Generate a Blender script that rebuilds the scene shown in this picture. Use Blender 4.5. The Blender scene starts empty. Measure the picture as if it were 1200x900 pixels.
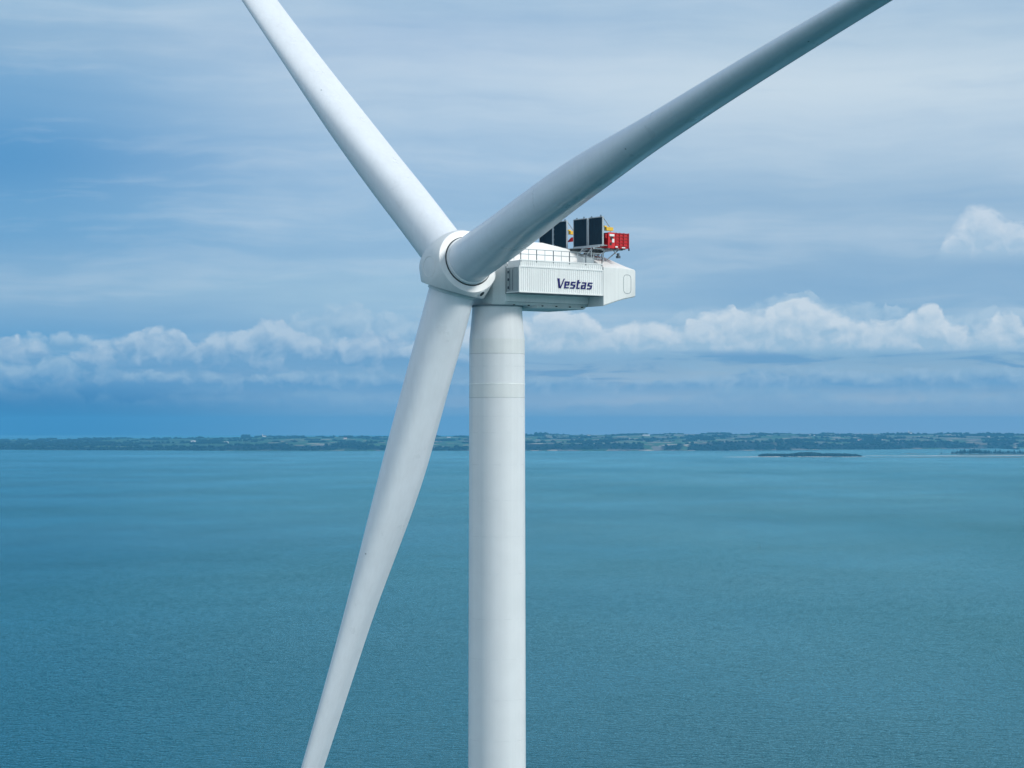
import bpy, bmesh, math, random
import numpy as np
from mathutils import Vector, Matrix, noise as mnoise

R = math.radians
scene = bpy.context.scene
random.seed(7)
rng = np.random.RandomState(11)

# ------------------------------------------------------------------ camera
CAM_H = 130.0          # eye height over the water
F = 2639.86            # focal length in pixels of a 1200 px wide picture
cam_d = bpy.data.cameras.new('camera')
cam = bpy.data.objects.new('camera', cam_d)
scene.collection.objects.link(cam)
cam.location = (0, 0, CAM_H)
PITCH = math.atan((500.0 - 450.0) / F)
cam.rotation_euler = (R(90) + PITCH, 0, 0)
cam_d.sensor_width = 36.0
cam_d.lens = 36.0 * F / 1200.0
cam_d.clip_start = 1.0
cam_d.clip_end = 120000.0
scene.camera = cam

# ------------------------------------------------------------------ sun, exposure
SUN_EL, SUN_AZ = R(34), R(122)       # azimuth clockwise from +Y: to the right and behind the camera
sd = bpy.data.lights.new('sun', 'SUN')
sd.energy = 2.35
sd.angle = R(12)
sd.color = (1.0, 0.95, 0.87)
so = bpy.data.objects.new('sun', sd)
scene.collection.objects.link(so)
sdir = Vector((math.sin(SUN_AZ) * math.cos(SUN_EL), math.cos(SUN_AZ) * math.cos(SUN_EL), math.sin(SUN_EL)))
so.rotation_euler = sdir.to_track_quat('Z', 'Y').to_euler()
so.location = (0, 0, 600)
vs = scene.view_settings
vs.view_transform = 'Standard'
vs.look = 'None'
vs.gamma = 1.0
vs.exposure = 0.0
vs.use_curve_mapping = False
scene.cycles.volume_bounces = 1
scene.cycles.max_bounces = 8


def lin(r, g, b):
    def f(c):
        c /= 255.0
        return c / 12.92 if c <= 0.04045 else ((c + 0.055) / 1.055) ** 2.4
    return (f(r), f(g), f(b), 1.0)


# ------------------------------------------------------------------ node helper
class NB:
    def __init__(self, tree, dims='3D'):
        self.t = tree
        self.dims = dims
        tree.nodes.clear()

    def new(self, typ, **kw):
        n = self.t.nodes.new(typ)
        for k, v in kw.items():
            setattr(n, k, v)
        return n

    def put(self, sock, v):
        if isinstance(v, bpy.types.NodeSocket):
            self.t.links.new(v, sock)
        elif isinstance(v, (tuple, list)) and sock.type == 'VECTOR':
            sock.default_value = tuple(v)[:3]
        else:
            sock.default_value = v

    def m(self, op, a, b=None, c=None, clamp=False):
        n = self.new('ShaderNodeMath', operation=op, use_clamp=clamp)
        self.put(n.inputs[0], a)
        if b is not None: self.put(n.inputs[1], b)
        if c is not None: self.put(n.inputs[2], c)
        return n.outputs[0]

    def ss(self, v, lo, hi):             # smoothstep lo..hi -> 0..1
        n = self.new('ShaderNodeMapRange', interpolation_type='SMOOTHSTEP')
        self.put(n.inputs[0], v); self.put(n.inputs[1], lo); self.put(n.inputs[2], hi)
        n.inputs[3].default_value = 0.0; n.inputs[4].default_value = 1.0
        return n.outputs[0]

    def lr(self, v, a, b, c, d):
        n = self.new('ShaderNodeMapRange')
        for i, x in enumerate((v, a, b, c, d)): self.put(n.inputs[i], x)
        return n.outputs[0]

    def xyz(self, x, y, z):
        if self.dims == '2D' and not isinstance(z, bpy.types.NodeSocket):      # the third number only picks another patch of the noise
            y = self.m('ADD', y, float(z) * 37.0)
            z = 0.0
        n = self.new('ShaderNodeCombineXYZ')
        for i, v in enumerate((x, y, z)): self.put(n.inputs[i], v)
        return n.outputs[0]

    def sep(self, v):
        n = self.new('ShaderNodeSeparateXYZ'); self.put(n.inputs[0], v)
        return n.outputs

    def vm(self, op, a, b):
        n = self.new('ShaderNodeVectorMath', operation=op)
        self.put(n.inputs[0], a); self.put(n.inputs[1], b)
        return n.outputs[0]

    def noise(self, vec, scale=1.0, detail=4.0, rough=0.5, dist=0.0, lac=2.0):
        n = self.new('ShaderNodeTexNoise', noise_dimensions=self.dims)
        self.put(n.inputs['Vector'], vec)
        n.inputs['Scale'].default_value = scale
        n.inputs['Detail'].default_value = detail
        n.inputs['Roughness'].default_value = rough
        n.inputs['Distortion'].default_value = dist
        n.inputs['Lacunarity'].default_value = lac
        return n.outputs[0]

    def voro(self, vec, scale=1.0, feature='F1', rand=1.0, smooth=0.5, out='Distance'):
        n = self.new('ShaderNodeTexVoronoi', feature=feature, voronoi_dimensions=self.dims)
        self.put(n.inputs['Vector'], vec)
        n.inputs['Scale'].default_value = scale
        n.inputs['Randomness'].default_value = rand
        if feature == 'SMOOTH_F1': n.inputs['Smoothness'].default_value = smooth
        return n.outputs[out]

    def mix(self, f, a, b, mode='MIX'):
        n = self.new('ShaderNodeMix', data_type='RGBA', blend_type=mode)
        self.put(n.inputs[0], f); self.put(n.inputs[6], a); self.put(n.inputs[7], b)
        return n.outputs[2]

    def ramp(self, f, stops, interp='LINEAR'):
        n = self.new('ShaderNodeValToRGB')
        cr = n.color_ramp
        cr.interpolation = interp
        while len(cr.elements) < len(stops): cr.elements.new(0.5)
        for i, (p, c) in enumerate(sorted(stops, key=lambda s: s[0])):
            cr.elements[i].position = p
            cr.elements[i].color = c
        self.put(n.inputs[0], f)
        return n.outputs[0]

    def curve(self, v, pts):             # pts in 0..1
        n = self.new('ShaderNodeFloatCurve')
        c = n.mapping.curves[0]
        while len(c.points) < len(pts): c.points.new(0.5, 0.5)
        for i, (x, y) in enumerate(pts):
            c.points[i].location = (x, y)
        n.mapping.use_clip = False
        n.mapping.update()
        self.put(n.inputs['Value'], v)
        return n.outputs[0]


# ------------------------------------------------------------------ world: Nishita sky under a broken cloud deck
world = bpy.data.worlds.new('World')
scene.world = world
world.use_nodes = True
w = NB(world.node_tree, '2D')
BG = 0.1
gen = w.new('ShaderNodeTexCoord').outputs['Generated']
gx, gy, gz = w.sep(gen)
az = w.m('MULTIPLY', w.m('ARCTAN2', gx, gy), F)                 # azimuth and elevation, F units to the radian
el = w.m('MULTIPLY', w.m('ARCSINE', w.m('MINIMUM', w.m('MAXIMUM', gz, -1.0), 1.0)), F)
sky = w.new('ShaderNodeTexSky', sky_type='NISHITA', sun_disc=False)
sky.sun_elevation = SUN_EL
sky.sun_rotation = SUN_AZ
sky.altitude = 100.0
sky.air_density = 1.2
sky.dust_density = 1.5


def sky_ramp(stops, hi):
    t = w.lr(el, -60.0, 2600.0, 0.0, 1.0)
    return w.ramp(t, [((500 - y + 60) / 2660.0, lin(*c)) for y, c in stops] + [((y + 60) / 2660.0, lin(*c)) for y, c in hi], 'EASE')


left = sky_ramp([(520, (0, 88, 145)), (490, (0, 104, 165)), (455, (56, 134, 190)), (410, (95, 160, 208)), (345, (138, 180, 214)),
                 (265, (105, 163, 209)), (190, (84, 150, 203)), (110, (118, 168, 210)), (60, (145, 182, 214)), (0, (158, 192, 220))], [(820, (58, 124, 186)), (1500, (104, 156, 200)), (2500, (190, 210, 228))])
midl = sky_ramp([(520, (156, 180, 208)), (490, (150, 178, 208)), (450, (140, 177, 209)), (400, (140, 182, 216)), (345, (160, 196, 222)),
                 (290, (150, 188, 220)), (200, (160, 193, 223)), (110, (183, 207, 229)), (50, (176, 201, 226)), (0, (168, 197, 223))], [(820, (190, 212, 232)), (1500, (214, 226, 236)), (2500, (222, 232, 240))])
rght = sky_ramp([(520, (196, 200, 210)), (490, (184, 195, 209)), (450, (158, 186, 208)), (400, (130, 178, 212)), (345, (142, 181, 214)),
                 (300, (148, 184, 215)), (240, (158, 190, 218)), (160, (185, 208, 228)), (105, (202, 220, 234)), (50, (182, 206, 226)), (0, (170, 198, 223))], [(820, (208, 224, 236)), (1500, (226, 235, 242)), (2500, (226, 234, 242))])
base = w.mix(w.ss(az, -600.0, -130.0), left, midl)
base = w.mix(w.ss(az, -120.0, 330.0), base, rght)
base = w.mix(w.ss(w.m('ABSOLUTE', az), 2200.0, 4600.0), base, w.mix(w.ss(el, -100.0, 500.0), lin(212, 228, 242), lin(222, 233, 243)))
# veil structure: long horizontal streaks, warped
warp = w.noise(w.xyz(w.m('MULTIPLY', az, 0.004), w.m('MULTIPLY', el, 0.008), 3.0), 1.0, 3.0)
elw = w.m('ADD', el, w.m('MULTIPLY', w.m('SUBTRACT', warp, 0.5), 40.0))
st1 = w.noise(w.xyz(w.m('MULTIPLY', az, 0.0022), w.m('MULTIPLY', elw, 0.020), 1.3), 1.0, 5.0, 0.55)
st2 = w.noise(w.xyz(w.m('MULTIPLY', az, 0.006), w.m('MULTIPLY', elw, 0.075), 7.7), 1.0, 5.0, 0.6)
st3 = w.noise(w.xyz(w.m('MULTIPLY', az, 0.012), w.m('MULTIPLY', el, 0.02), 9.1), 1.0, 4.0, 0.5)
streak = w.m('ADD', w.m('ADD', w.m('MULTIPLY', w.m('SUBTRACT', st1, 0.5), 0.40), w.m('MULTIPLY', w.m('SUBTRACT', st2, 0.5), 0.10)),
             w.m('MULTIPLY', w.m('SUBTRACT', st3, 0.5), 0.08))
fade = w.lr(el, 10.0, 90.0, 0.35, 1.0)
streak = w.m('MULTIPLY', streak, fade)
veil = w.mix(w.m('MULTIPLY', w.m('MAXIMUM', streak, 0.0), 3.0, clamp=True), base, lin(210, 225, 238))
veil = w.mix(w.m('MULTIPLY', w.m('MAXIMUM', w.m('MULTIPLY', streak, -1.0), 0.0), 1.7, clamp=True), veil, lin(84, 148, 200))


def bank(prof, base_y, amp, seed, lo, hi, soft_base, cov, under, bill_s=0.030, lit=1.0, soft=1.0):
    """a cumulus bank: profile of tops over azimuth (picture columns), flat base, billowed edge; returns alpha and colour"""
    x0, x1 = -900.0, 900.0
    t = w.lr(az, x0, x1, 0.0, 1.0)
    pts = [((x - 600 - x0) / (x1 - x0), (500 - y) / 300.0) for x, y in prof]
    top = w.m('MULTIPLY', w.curve(t, pts), 300.0)
    wv = w.noise(w.xyz(w.m('MULTIPLY', az, 0.03), w.m('MULTIPLY', el, 0.03), seed), 1.0, 3.0, 0.5)
    azw = w.m('ADD', az, w.m('MULTIPLY', w.m('SUBTRACT', wv, 0.5), 34.0))
    ew = w.m('ADD', el, w.m('MULTIPLY', w.m('SUBTRACT', wv, 0.5), 14.0))

    def bil(ox, oy):
        v = w.xyz(w.m('ADD', azw, ox), w.m('MULTIPLY', w.m('ADD', ew, oy), 1.25), seed * 10.0)
        b1 = w.voro(v, bill_s, 'SMOOTH_F1', 1.0, 0.35)
        b2 = w.voro(v, bill_s * 2.7, 'SMOOTH_F1', 1.0, 0.4)
        n3 = w.noise(v, bill_s * 3.0, 5.0, 0.62)
        s = w.m('ADD', w.m('MULTIPLY', b1, -0.62), w.m('MULTIPLY', b2, -0.20))
        return w.m('ADD', s, w.m('MULTIPLY', n3, 0.42))
    b0 = bil(0.0, 0.0)
    b1 = bil(7.0, 9.0)
    d = w.m('SUBTRACT', w.m('ADD', top, w.m('MULTIPLY', w.m('ADD', b0, 0.16), amp)), el)
    wisp = w.noise(w.xyz(w.m('MULTIPLY', az, 0.02), w.m('MULTIPLY', el, 0.03), seed + 4.0), 1.0, 4.0, 0.6)
    edge = w.lr(wisp, 0.35, 0.7, 2.0 * soft, 13.0 * soft)
    a = w.m('DIVIDE', w.m('ADD', d, 1.5), edge, clamp=True)
    a = w.m('MULTIPLY', a, w.ss(el, float(500 - base_y - soft_base), float(500 - base_y + 5)))
    a = w.m('MULTIPLY', a, cov)
    h = w.m('DIVIDE', w.m('SUBTRACT', el, float(500 - base_y)), w.m('MAXIMUM', w.m('SUBTRACT', top, float(500 - base_y)), 8.0))
    light = w.m('MULTIPLY', w.m('SUBTRACT', b0, b1), 1.15 * lit)
    s = w.m('ADD', w.m('MULTIPLY', w.ss(h, -0.15, 0.95), 0.86), light)
    s = w.m('ADD', s, w.m('MULTIPLY', w.m('SUBTRACT', wisp, 0.5), 0.35), clamp=True)
    c = w.mix(s, lo, hi)
    return a, c


col = veil
# low broken grey-blue stratus between the banks and the horizon
s4 = w.noise(w.xyz(w.m('MULTIPLY', az, 0.0065), w.m('MULTIPLY', el, 0.055), 21.0), 1.0, 6.0, 0.6, 0.4)
low = w.m('MULTIPLY', w.ss(s4, 0.50, 0.66), w.m('MULTIPLY', w.ss(el, 22.0, 52.0), w.m('SUBTRACT', 1.0, w.ss(el, 84.0, 104.0))))
col = w.mix(w.m('MULTIPLY', low, 0.45), col, lin(146, 187, 217))
lowd = w.m('MULTIPLY', w.m('SUBTRACT', 1.0, w.ss(s4, 0.34, 0.50)), w.m('MULTIPLY', w.ss(el, 30.0, 60.0), w.m('SUBTRACT', 1.0, w.ss(el, 84.0, 100.0))))
col = w.mix(w.m('MULTIPLY', lowd, 0.55), col, lin(80, 146, 198))
# faint second row behind
P0 = [(-300, 398), (-150, 392), (0, 405), (60, 396), (160, 404), (260, 398), (330, 378), (395, 360), (425, 357), (445, 368), (520, 370), (600, 378),
      (700, 382), (790, 372), (830, 364), (880, 362), (933, 345), (955, 350), (1030, 362), (1100, 372), (1180, 362), (1230, 366), (1350, 380), (1500, 372)]
a_, c_ = bank(P0, 408, 26, 5.0, lin(128, 174, 210), lin(176, 204, 226), 14, 0.70, None)
col = w.mix(a_, col, c_)
PR = [(-300, 440), (300, 432), (470, 410), (540, 388), (575, 378), (600, 372), (640, 366), (680, 365), (712, 384), (728, 382), (752, 372), (790, 381), (812, 378),
      (828, 367), (850, 364), (876, 364), (895, 368), (905, 358), (935, 352), (950, 352), (962, 364), (985, 370), (1010, 380), (1032, 376), (1055, 374),
      (1070, 364), (1084, 360), (1098, 368), (1112, 379), (1135, 384), (1153, 381), (1163, 367), (1182, 374), (1202, 388), (1260, 372), (1340, 384), (1420, 366), (1500, 380)]
a_, c_ = bank(PR, 411, 20, 1.0, lin(160, 194, 220), lin(210, 224, 236), 8, 0.95, None)
col = w.mix(a_, col, c_)
PL = [(-300, 392), (-200, 404), (-100, 388), (0, 398), (50, 402), (82, 420), (100, 412), (133, 397), (150, 395), (168, 389), (190, 387), (215, 391), (233, 402), (258, 387),
      (277, 391), (293, 388), (307, 373), (322, 372), (350, 387), (367, 393), (400, 398), (430, 391), (480, 398), (520, 404), (560, 420), (640, 440), (1500, 440)]
a_, c_ = bank(PL, 426, 16, 2.0, lin(112, 164, 206), lin(182, 206, 227), 26, 0.90, None, 0.028, 1.0, 1.25)
col = w.mix(a_, col, c_)
PM = [(-300, 424), (-100, 430), (0, 418), (22, 428), (50, 428), (62, 418), (88, 421), (117, 437), (125, 428), (148, 437), (230, 436), (300, 440), (380, 436), (460, 440), (560, 446),
      (640, 441), (760, 446), (900, 430), (1000, 436), (1160, 432), (1300, 440), (1500, 432)]
a_, c_ = bank(PM, 452, 13, 3.0, lin(104, 160, 205), lin(158, 192, 219), 20, 0.80, None, 0.038, 1.0, 1.2)
col = w.mix(a_, col, c_)
PN = [(x, y + 27 + 6 * math.sin(x * 0.013)) for x, y in PM]
a_, c_ = bank(PN, 478, 11, 6.0, lin(104, 162, 206), lin(146, 186, 215), 16, 0.42, None, 0.035)
col = w.mix(a_, col, c_)
PC = [(-300, 560), (1060, 560), (1085, 320), (1098, 290), (1110, 272), (1122, 252), (1133, 241), (1146, 242), (1160, 254), (1172, 262), (1184, 264), (1196, 274), (1210, 284),
      (1235, 298), (1260, 330), (1300, 560), (1500, 560)]
a_, c_ = bank(PC, 299, 13, 4.0, lin(168, 198, 223), lin(208, 222, 236), 16, 0.85, None, 0.05, 0.7, 2.0)
col = w.mix(a_, col, c_)
# rain-dark band low on the left
dk = w.m('MULTIPLY', w.m('SUBTRACT', 1.0, w.ss(el, 20.0, 66.0)), w.m('SUBTRACT', 1.0, w.ss(az, -560.0, -170.0)))
col = w.mix(w.m('MULTIPLY', dk, 0.55), col, lin(0, 104, 165))
col = w.mix(w.ss(el, -30.0, -120.0), col, lin(40, 110, 140))
cl = w.mix(1.0, col, (1 / BG, 1 / BG, 1 / BG, 1.0), 'MULTIPLY')
cl.node.clamp_result = False
fin = w.mix(0.94, sky.outputs[0], cl)
bg = w.new('ShaderNodeBackground')
w.put(bg.inputs[0], fin)
bg.inputs[1].default_value = BG
# the high sky and everything under the horizon carry no cloud detail: a plain soft deck there
cs = w.mix(1.0, veil, (1 / BG, 1 / BG, 1 / BG, 1.0), 'MULTIPLY')
cs.node.clamp_result = False
bg2 = w.new('ShaderNodeBackground')
w.put(bg2.inputs[0], w.mix(0.94, sky.outputs[0], cs))
bg2.inputs[1].default_value = BG
inband = w.m('MULTIPLY', w.m('GREATER_THAN', el, -130.0), w.m('LESS_THAN', el, 330.0))
mxs = w.new('ShaderNodeMixShader')
w.put(mxs.inputs[0], inband); w.put(mxs.inputs[1], bg2.outputs[0]); w.put(mxs.inputs[2], bg.outputs[0])
wo = w.new('ShaderNodeOutputWorld')
w.put(wo.inputs[0], mxs.outputs[0])
world.cycles.sampling_method = 'MANUAL'
world.cycles.sample_map_resolution = 512


# ------------------------------------------------------------------ materials
def mat(name, color, rough=0.5, metal=0.0, build=None):
    m = bpy.data.materials.new(name)
    m.use_nodes = True
    n = NB(m.node_tree)
    out = n.new('ShaderNodeOutputMaterial')
    p = n.new('ShaderNodeBsdfPrincipled')
    n.put(out.inputs[0], p.outputs[0])
    p.inputs['Roughness'].default_value = rough
    p.inputs['Metallic'].default_value = metal
    c = lin(*color) if max(color) > 1.5 else (*color, 1.0)
    if build:
        build(n, p, c)
    else:
        o = n.new('ShaderNodeTexCoord').outputs['Object']
        k = n.noise(o, 1.7, 5.0, 0.6)
        n.put(p.inputs['Base Color'], n.mix(n.lr(k, 0.3, 0.7, 0.0, 1.0), tuple(x * 0.86 for x in c[:3]) + (1,), tuple(min(x * 1.08, 1) for x in c[:3]) + (1,)))
    return m


def paint_build(streak_z=0.02, strength=0.10, rgh=0.34):
    def b(n, p, c):
        o = n.new('ShaderNodeTexCoord').outputs['Object']
        x, y, z = n.sep(o)
        a = n.noise(o, 0.35, 5.0, 0.6)
        s = n.noise(n.xyz(n.m('MULTIPLY', x, 2.2), n.m('MULTIPLY', y, 2.2), n.m('MULTIPLY', z, streak_z)), 1.0, 4.0, 0.6)
        k = n.m('ADD', n.m('MULTIPLY', a, 0.5), n.m('MULTIPLY', s, 0.5))
        d = tuple(v * (1 - strength) for v in c[:3]) + (1,)
        n.put(p.inputs['Base Color'], n.mix(n.lr(k, 0.38, 0.62, 0.0, 1.0), d, c))
        n.put(p.inputs['Roughness'], n.lr(a, 0.3, 0.7, rgh, rgh + 0.12))
    return b


M = {}
M['tower'] = mat('tower_paint', (0.70, 0.735, 0.765), build=paint_build(0.01, 0.07))
M['tower2'] = mat('tower_band_paint', (0.685, 0.72, 0.73), build=paint_build(0.01, 0.08))
M['blade'] = mat('blade_gelcoat', (0.68, 0.735, 0.80), build=paint_build(0.25, 0.07, 0.26))
M['hub'] = mat('hub_shell', (0.66, 0.705, 0.735), build=paint_build(0.6, 0.08))
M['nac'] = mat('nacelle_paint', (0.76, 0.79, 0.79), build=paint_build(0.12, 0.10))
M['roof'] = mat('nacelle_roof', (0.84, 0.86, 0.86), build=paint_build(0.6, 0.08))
M['cont'] = mat('container_paint', (0.80, 0.83, 0.835), build=paint_build(0.10, 0.10))
M['cont_end'] = mat('container_end_grey', (0.42, 0.48, 0.50), build=paint_build(0.10, 0.12))  # greyer than the container sides, used on the end panels
M['seam_shade'] = mat('seam_and_shadow_grey', (0.22, 0.27, 0.30), 0.7)  # joints and trim, and the shadow tone painted on the yaw ring
M['weld'] = mat('weld_paint', (0.66, 0.70, 0.73), 0.5)
M['joint'] = mat('joint_sealant', (0.42, 0.47, 0.49), 0.6)
M['dark'] = mat('dark_rubber_and_shade', (0.02, 0.03, 0.035), 0.7)
M['steel'] = mat('galvanised_steel', (0.42, 0.47, 0.50), 0.45, 0.4)
M['rail'] = mat('rail_steel', (0.07, 0.10, 0.13), 0.5, 0.2)
M['red'] = mat('red_paint', (0.62, 0.006, 0.012), 0.45)
M['darkred'] = mat('red_slats', (0.42, 0.004, 0.01), 0.55)
M['yellow'] = mat('yellow_paint', (0.85, 0.52, 0.04), 0.45)
M['navy'] = mat('navy_lettering', (0.001, 0.001, 0.12), 0.8)


def rad_build(n, p, c):
    o = n.new('ShaderNodeTexCoord').outputs['Object']
    x, y, z = n.sep(o)
    f = n.m('SINE', n.m('MULTIPLY', z, 60.0))
    v = n.noise(n.xyz(n.m('MULTIPLY', y, 5.0), z, x), 0.9, 3.0)
    cc = n.mix(n.lr(v, 0.35, 0.65, 0.0, 1.0), (0.002, 0.014, 0.028, 1), (0.004, 0.024, 0.042, 1))
    n.put(p.inputs['Base Color'], cc)
    p.inputs['Specular IOR Level'].default_value = 0.15
    bu = n.new('ShaderNodeBump'); bu.inputs['Strength'].default_value = 0.4; bu.inputs['Distance'].default_value = 0.02
    n.put(bu.inputs['Height'], f); n.put(p.inputs['Normal'], bu.outputs[0])


M['rad'] = mat('radiator_core', (0.01, 0.03, 0.06), 0.55, build=rad_build)


# ------------------------------------------------------------------ object helpers
def tag(o, label=None, cat=None, group=None, kind=None):
    if label: o['label'] = label
    if cat: o['category'] = cat
    if group: o['group'] = group
    if kind: o['kind'] = kind
    return o


def empty(name, loc, rz=0.0):
    o = bpy.data.objects.new(name, None)
    o.location = loc
    o.rotation_euler = (0, 0, rz)
    o.empty_display_size = 1.0
    scene.collection.objects.link(o)
    return o


def link(name, bm, m, parent=None, smooth=None, recalc=True):
    if recalc: bmesh.ops.recalc_face_normals(bm, faces=bm.faces[:])
    me = bpy.data.meshes.new(name)
    bm.to_mesh(me)
    bm.free()
    for x in (m if isinstance(m, (list, tuple)) else [m]): me.materials.append(x)
    if smooth is not None:
        me.polygons.foreach_set('use_smooth', [True] * len(me.polygons))
        me.set_sharp_from_angle(angle=R(smooth))
    o = bpy.data.objects.new(name, me)
    scene.collection.objects.link(o)
    if parent: o.parent = parent
    return o


def add_hexa(bm, c):       # c: 8 corners, bottom 4 then top 4
    v = [bm.verts.new(p) for p in c]
    for f in ((3, 2, 1, 0), (4, 5, 6, 7), (0, 1, 5, 4), (1, 2, 6, 5), (2, 3, 7, 6), (3, 0, 4, 7)):
        bm.faces.new([v[i] for i in f])
    return v


def add_box(bm, x0, x1, y0, y1, z0, z1):
    return add_hexa(bm, [(x0, y0, z0), (x1, y0, z0), (x1, y1, z0), (x0, y1, z0), (x0, y0, z1), (x1, y0, z1), (x1, y1, z1), (x0, y1, z1)])


def add_bar(bm, p, q, r, n=8, r2=None):
    p, q = Vector(p), Vector(q)
    r2 = r if r2 is None else r2
    d = (q - p).normalized()
    u = d.orthogonal().normalized(); v = d.cross(u)
    A = [bm.verts.new(p + (u * math.cos(t) + v * math.sin(t)) * r) for t in [i * 2 * math.pi / n for i in range(n)]]
    B = [bm.verts.new(q + (u * math.cos(t) + v * math.sin(t)) * r2) for t in [i * 2 * math.pi / n for i in range(n)]]
    for i in range(n):
        bm.faces.new((A[i], A[(i + 1) % n], B[(i + 1) % n], B[i]))
    bm.faces.new(A[::-1]); bm.faces.new(B)


def add_rings(bm, rings, cap=True):
    vs_ = [[bm.verts.new(p) for p in r] for r in rings]
    n = len(vs_[0])
    for a, b in zip(vs_, vs_[1:]):
        for i in range(n):
            bm.faces.new((a[i], a[(i + 1) % n], b[(i + 1) % n], b[i]))
    if cap:
        bm.faces.new(vs_[0][::-1]); bm.faces.new(vs_[-1])
    return vs_


def bevel(bm, wd, seg=2, ang=25):
    es = [e for e in bm.edges if len(e.link_faces) == 2 and e.calc_face_angle(0) > R(ang)]
    bmesh.ops.bevel(bm, geom=es, offset=wd, segments=seg, affect='EDGES', profile=0.5, clamp_overlap=True)


# ------------------------------------------------------------------ water, one sheet
def sea_build(n, p, c):
    geo = n.new('ShaderNodeNewGeometry')
    x, y, z = n.sep(geo.outputs['Position'])
    def uv(sx, sy, rot=0.0):
        cs, sn = math.cos(rot), math.sin(rot)
        u = n.m('ADD', n.m('MULTIPLY', x, cs * sx), n.m('MULTIPLY', y, -sn * sx))
        v = n.m('ADD', n.m('MULTIPLY', x, sn * sy), n.m('MULTIPLY', y, cs * sy))
        return n.xyz(u, v, 0.0)
    big = n.noise(uv(1 / 900, 1 / 1700, 0.2), 1.0, 3.0, 0.5)
    gust = n.noise(uv(1 / 300, 1 / 520, 0.15), 1.0, 4.0, 0.55)
    leftw = n.m('SUBTRACT', 1.0, n.ss(n.m('DIVIDE', x, n.m('MAXIMUM', y, 300.0)), -0.235, 0.02))
    near = n.m('SUBTRACT', 1.0, n.ss(y, 700.0, 2600.0))
    c1 = n.mix(n.lr(big, 0.35, 0.65, 0.0, 1.0), (0.000, 0.046, 0.070, 1), (0.001, 0.066, 0.080, 1))
    w1 = n.noise(uv(1 / 11.0, 1 / 6.5, 0.25), 1.0, 4.0, 0.6)
    w1 = n.m('SUBTRACT', 1.0, n.m('ABSOLUTE', n.m('MULTIPLY', n.m('SUBTRACT', w1, 0.5), 2.6)))
    w2 = n.noise(uv(1 / 34.0, 1 / 17.0, 0.35), 1.0, 3.0, 0.5)
    w3 = n.noise(uv(1 / 2.6, 1 / 1.7, -0.1), 1.0, 3.0, 0.6)
    amp = n.lr(n.m('ADD', n.m('MULTIPLY', gust, 0.6), n.m('MULTIPLY', big, 0.4)), 0.38, 0.62, 0.58, 1.2)
    h = n.m('ADD', n.m('ADD', n.m('MULTIPLY', w1, 1.15), n.m('MULTIPLY', w2, 0.7)), n.m('MULTIPLY', w3, 0.26))
    h = n.m('MULTIPLY', h, amp)
    b = n.new('ShaderNodeBump')
    b.inputs['Strength'].default_value = 1.0
    b.inputs['Distance'].default_value = 1.0
    n.put(b.inputs['Height'], h)
    # water: coloured body under a tinted mirror, mixed by Fresnel on the rippled normal
    fr = n.new('ShaderNodeFresnel'); fr.inputs['IOR'].default_value = 1.333
    n.put(fr.inputs['Normal'], b.outputs[0])
    df = n.new('ShaderNodeBsdfDiffuse'); n.put(df.inputs['Color'], c1)
    gl = n.new('ShaderNodeBsdfGlossy'); gl.inputs['Color'].default_value = (0.57, 0.98, 1.0, 1.0)
    n.put(gl.inputs['Roughness'], n.lr(gust, 0.35, 0.65, 0.12, 0.20)); n.put(gl.inputs['Normal'], b.outputs[0])
    mx = n.new('ShaderNodeMixShader')
    slick = n.noise(uv(1 / 700, 1 / 1500, 0.12), 1.0, 3.0, 0.55)
    n.put(mx.inputs[0], n.m('MULTIPLY', n.m('POWER', fr.outputs[0], 1.4), n.lr(slick, 0.36, 0.64, 1.02, 1.42), clamp=True)); n.put(mx.inputs[1], df.outputs[0]); n.put(mx.inputs[2], gl.outputs[0])
    out = [q for q in n.t.nodes if q.type == 'OUTPUT_MATERIAL'][0]
    n.put(out.inputs[0], mx.outputs[0])
    n.t.nodes.remove(p)


M['sea'] = mat('sea_water', (0.02, 0.15, 0.2), 0.2, build=sea_build)
bm = bmesh.new()
XE, Y0, Y1 = 24000.0, -9000.0, 34000.0
xs = [-XE, -6000, -2000, 0, 2000, 6000, XE]
ys = [Y0, 0, 1000, 3000, 8000, 16000, Y1]
g = [[bm.verts.new((x, y, 0)) for x in xs] for y in ys]
for j in range(len(ys) - 1):
    for i in range(len(xs) - 1):
        bm.faces.new((g[j][i], g[j][i + 1], g[j + 1][i + 1], g[j + 1][i]))
water = link('water', bm, M['sea'])
tag(water, 'wide blue-green sea inlet with small wind ripples', 'water', kind='structure')

# ------------------------------------------------------------------ far shore: low hills with fields
def vnoise(x, y, seed=0):
    xi, yi = np.floor(x).astype(int), np.floor(y).astype(int)
    fx, fy = x - xi, y - yi
    fx = fx * fx * (3 - 2 * fx); fy = fy * fy * (3 - 2 * fy)
    def hsh(a, b):
        v = (a * 374761393 + b * 668265263 + seed * 1442695041) & 0x7fffffff
        v = ((v ^ (v >> 13)) * 1274126177) & 0x7fffffff
        return ((v ^ (v >> 16)) & 0xffff) / 65535.0
    return (hsh(xi, yi) * (1 - fx) + hsh(xi + 1, yi) * fx) * (1 - fy) + (hsh(xi, yi + 1) * (1 - fx) + hsh(xi + 1, yi + 1) * fx) * fy


def fbm(x, y, o=4, seed=0):
    s = 0; a = 0.5; t = 0
    for k in range(o):
        s = s + a * vnoise(x * 2 ** k, y * 2 ** k, seed + k); t += a; a *= 0.5
    return s / t


def sstep(v, a, b):
    t = np.clip((v - a) / (b - a), 0, 1)
    return t * t * (3 - 2 * t)


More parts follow.
